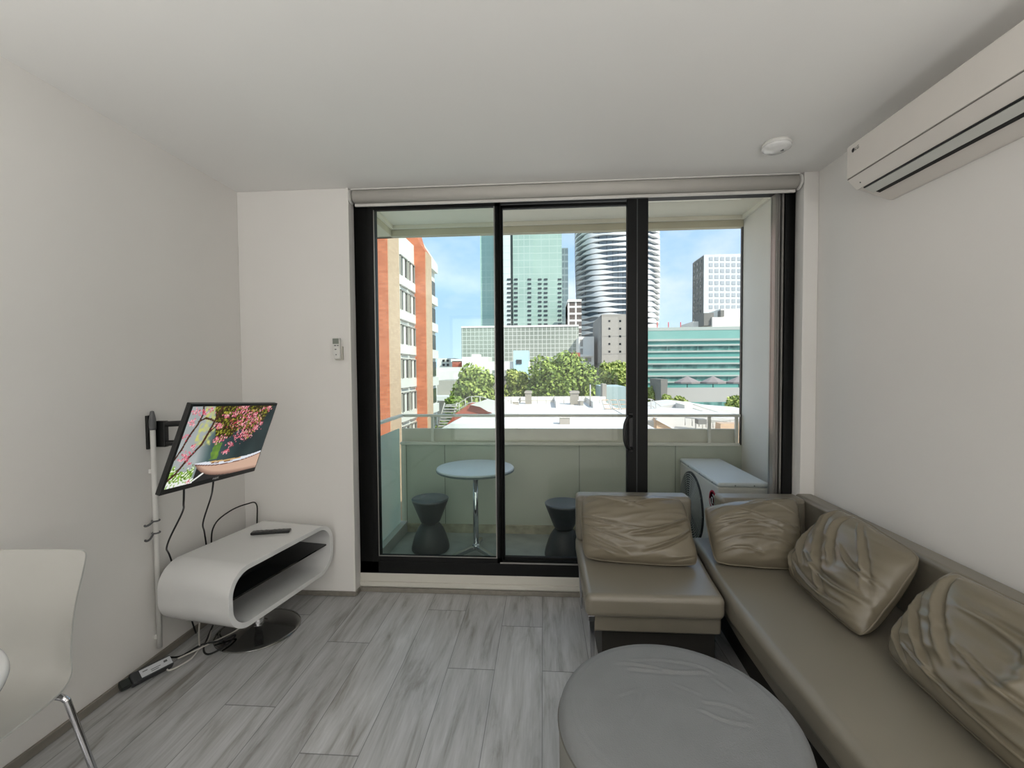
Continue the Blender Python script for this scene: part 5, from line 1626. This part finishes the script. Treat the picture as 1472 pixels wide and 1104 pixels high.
# right side roofs
rr_ = thing('white_workshop_roofs', 'cluster of white stepped roofs at the right below the terrace', 'building', (at(1000, 600, 44).x, 44, GZ))
poly_px('back_roof', m_roofw, rr_, [(925, 625), (925, 590), (955, 583), (980, 580), (1000, 582), (1040, 588), (1090, 592), (1090, 625)], 48, 6)
poly_px('mid_block', m_white, rr_, [(984, 610), (984, 582), (1000, 580), (1022, 590), (1022, 610)], 45, 3)
poly_px('front_roof', m_roofw, rr_, [(900, 640), (900, 598), (935, 600), (990, 598), (1090, 604), (1090, 640)], 36, 8)
for (x0, x1, y0, y1) in ((979, 984, 588, 597), (988, 993, 588, 606), (986, 994, 588, 592)):
    box_px('window', m_greydk, rr_, x0, x1, y0, y1, 44.8, 0.3)
poly_px('brick_gable', m_tan, rr_, [(944, 640), (944, 602), (968, 616), (968, 640)], 35, 1)
poly_px('gable_capping', m_roofw, rr_, [(943, 603.5), (945, 601), (970, 616), (970, 618)], 34.8, 0.3)
poly_px('brick_side', m_tan, rr_, [(1034, 640), (1036, 609), (1090, 609), (1090, 640)], 34, 1)
rg2 = thing('roof_stair_rails', 'white curved stair rails on the roofs right of the thick door stile', 'railing', (at(940, 590, 43).x, 43, GZ))
for dz in (0, 0.6, 1.1):
    MB().tube([at(x, y, 43) - Vector((0, 0, dz)) for x, y in ((925, 574), (936, 574), (942, 578), (950, 584))], 0.045, 6, 4).build('rail', m_railw, rg2)
for x, y in ((928, 574), (936, 574), (943, 579)):
    p = at(x, y, 43)
    MB().tube([p, p - Vector((0, 0, 1.5))], 0.045, 6).build('post', m_railw, rg2)
for (y0, y1) in ((581, 597), (587, 601)):
    MB().tube([at(996, y0, 42), at(1035, y1 - 4, 42), at(1060, y1 - 2, 42)], 0.05, 6, 4).build('rail', m_railw, rg2)

m_joint_shade = mat('roof_joint_shadow_grey', (122, 120, 114), 0.8)  # grey of the parapet joints and of the painted shadow line
for i, x in enumerate((722, 746, 798, 828, 846)):
    a = at(x, 578, 50)
    MB().box(a.x, a.x + 0.12, 51.45, 51.6, z1, at(x, 571, 52).z).build('parapet_joint', m_joint_shade, rf)
MB().box(p0.x, 7.0, 36.0, 36.12, z1, z1 + 0.12).build('shadow_line', m_joint_shade, rf)  # shadow line across the roof, put in as a grey strip
for (x, y, Y, w, lb) in ((812, 614, 31, 0.7, 'small white box on the flat roof just above the handrail'), (741, 583, 46, 0.6, 'small grey box at the left end of the flat roof'), (835, 581, 47, 0.5, 'small grey box beside the right hand vent on the flat roof')):
    a = at(x, y, Y)
    t = thing('roof_box', lb, 'vent', (a.x, Y, z1))
    MB().box(a.x - w / 2, a.x + w / 2, Y, Y + 0.6, z1, z1 + 0.5).build('box', m_grey, t)
    MB().box(a.x - w / 2 - 0.05, a.x + w / 2 + 0.05, Y - 0.05, Y + 0.65, z1 + 0.46, z1 + 0.52).build('lid', m_white, t)
for (x0, x1, y0, y1, Y, nm_) in ((930, 940, 606, 614, 34.5, 'grey_roof_block'), (1004, 1016, 603, 610, 34.5, 'grey_roof_block'), (962, 974, 589, 596, 47, 'grey_roof_panel'), (1008, 1024, 592, 600, 44, 'grey_roof_panel'), (1030, 1046, 595, 600, 44, 'grey_roof_panel')):
    box_px(nm_, m_joint_shade, rr_, x0, x1, y0, y1, Y, 0.8)  # small grey boxes set on the white roofs
for (xa, ya, xb, yb) in ((985, 600, 1045, 606), (1000, 608, 1060, 603)):
    MB().tube([at(xa, ya, 35.4), at(xb, yb, 35.4)], 0.05, 6).build('rail', m_railw, rg2)
    for k in range(7):
        p = at(xa + (xb - xa) * k / 6, ya + (yb - ya) * k / 6, 35.4)
        MB().tube([p, p - Vector((0, 0, 0.6))], 0.035, 6).build('post', m_railw, rg2)

def reparent(child, par):
    c, p = bpy.data.objects[child], bpy.data.objects[par]
    w = wpos(c)
    c.parent = p
    c.location = w - wpos(p)
def under(root, cname, pname):
    ch = [c for c in root.children if c.name.split('.')[0] == cname]
    pr_ = [c for c in root.children if c.name.split('.')[0] == pname]
    for c in ch:
        reparent(c.name, pr_[0].name)
under(ac, 'logo_letters', 'front_panel')
under(ac, 'logo_ring', 'front_panel')
under(tv, 'brand_lettering', 'bezel')
under(pb, 'label_print', 'label_sticker')
under(ou, 'emblem_lines', 'emblem')
under(ou, 'fan_hub_cover', 'fan_grille')
under(sa, 'test_button', 'cover')
under(rc, 'display', 'body')
under(rc, 'button', 'body')
under(rm, 'button', 'body')
under(rm, 'navigation_pad', 'body')
under(dr, 'door_handle', 'sliding_panel_frame')
under(dr, 'handle_plate', 'sliding_panel_frame')
under(dr, 'stile_groove', 'sliding_panel_frame')
under(bt, 'rim', 'table_top')
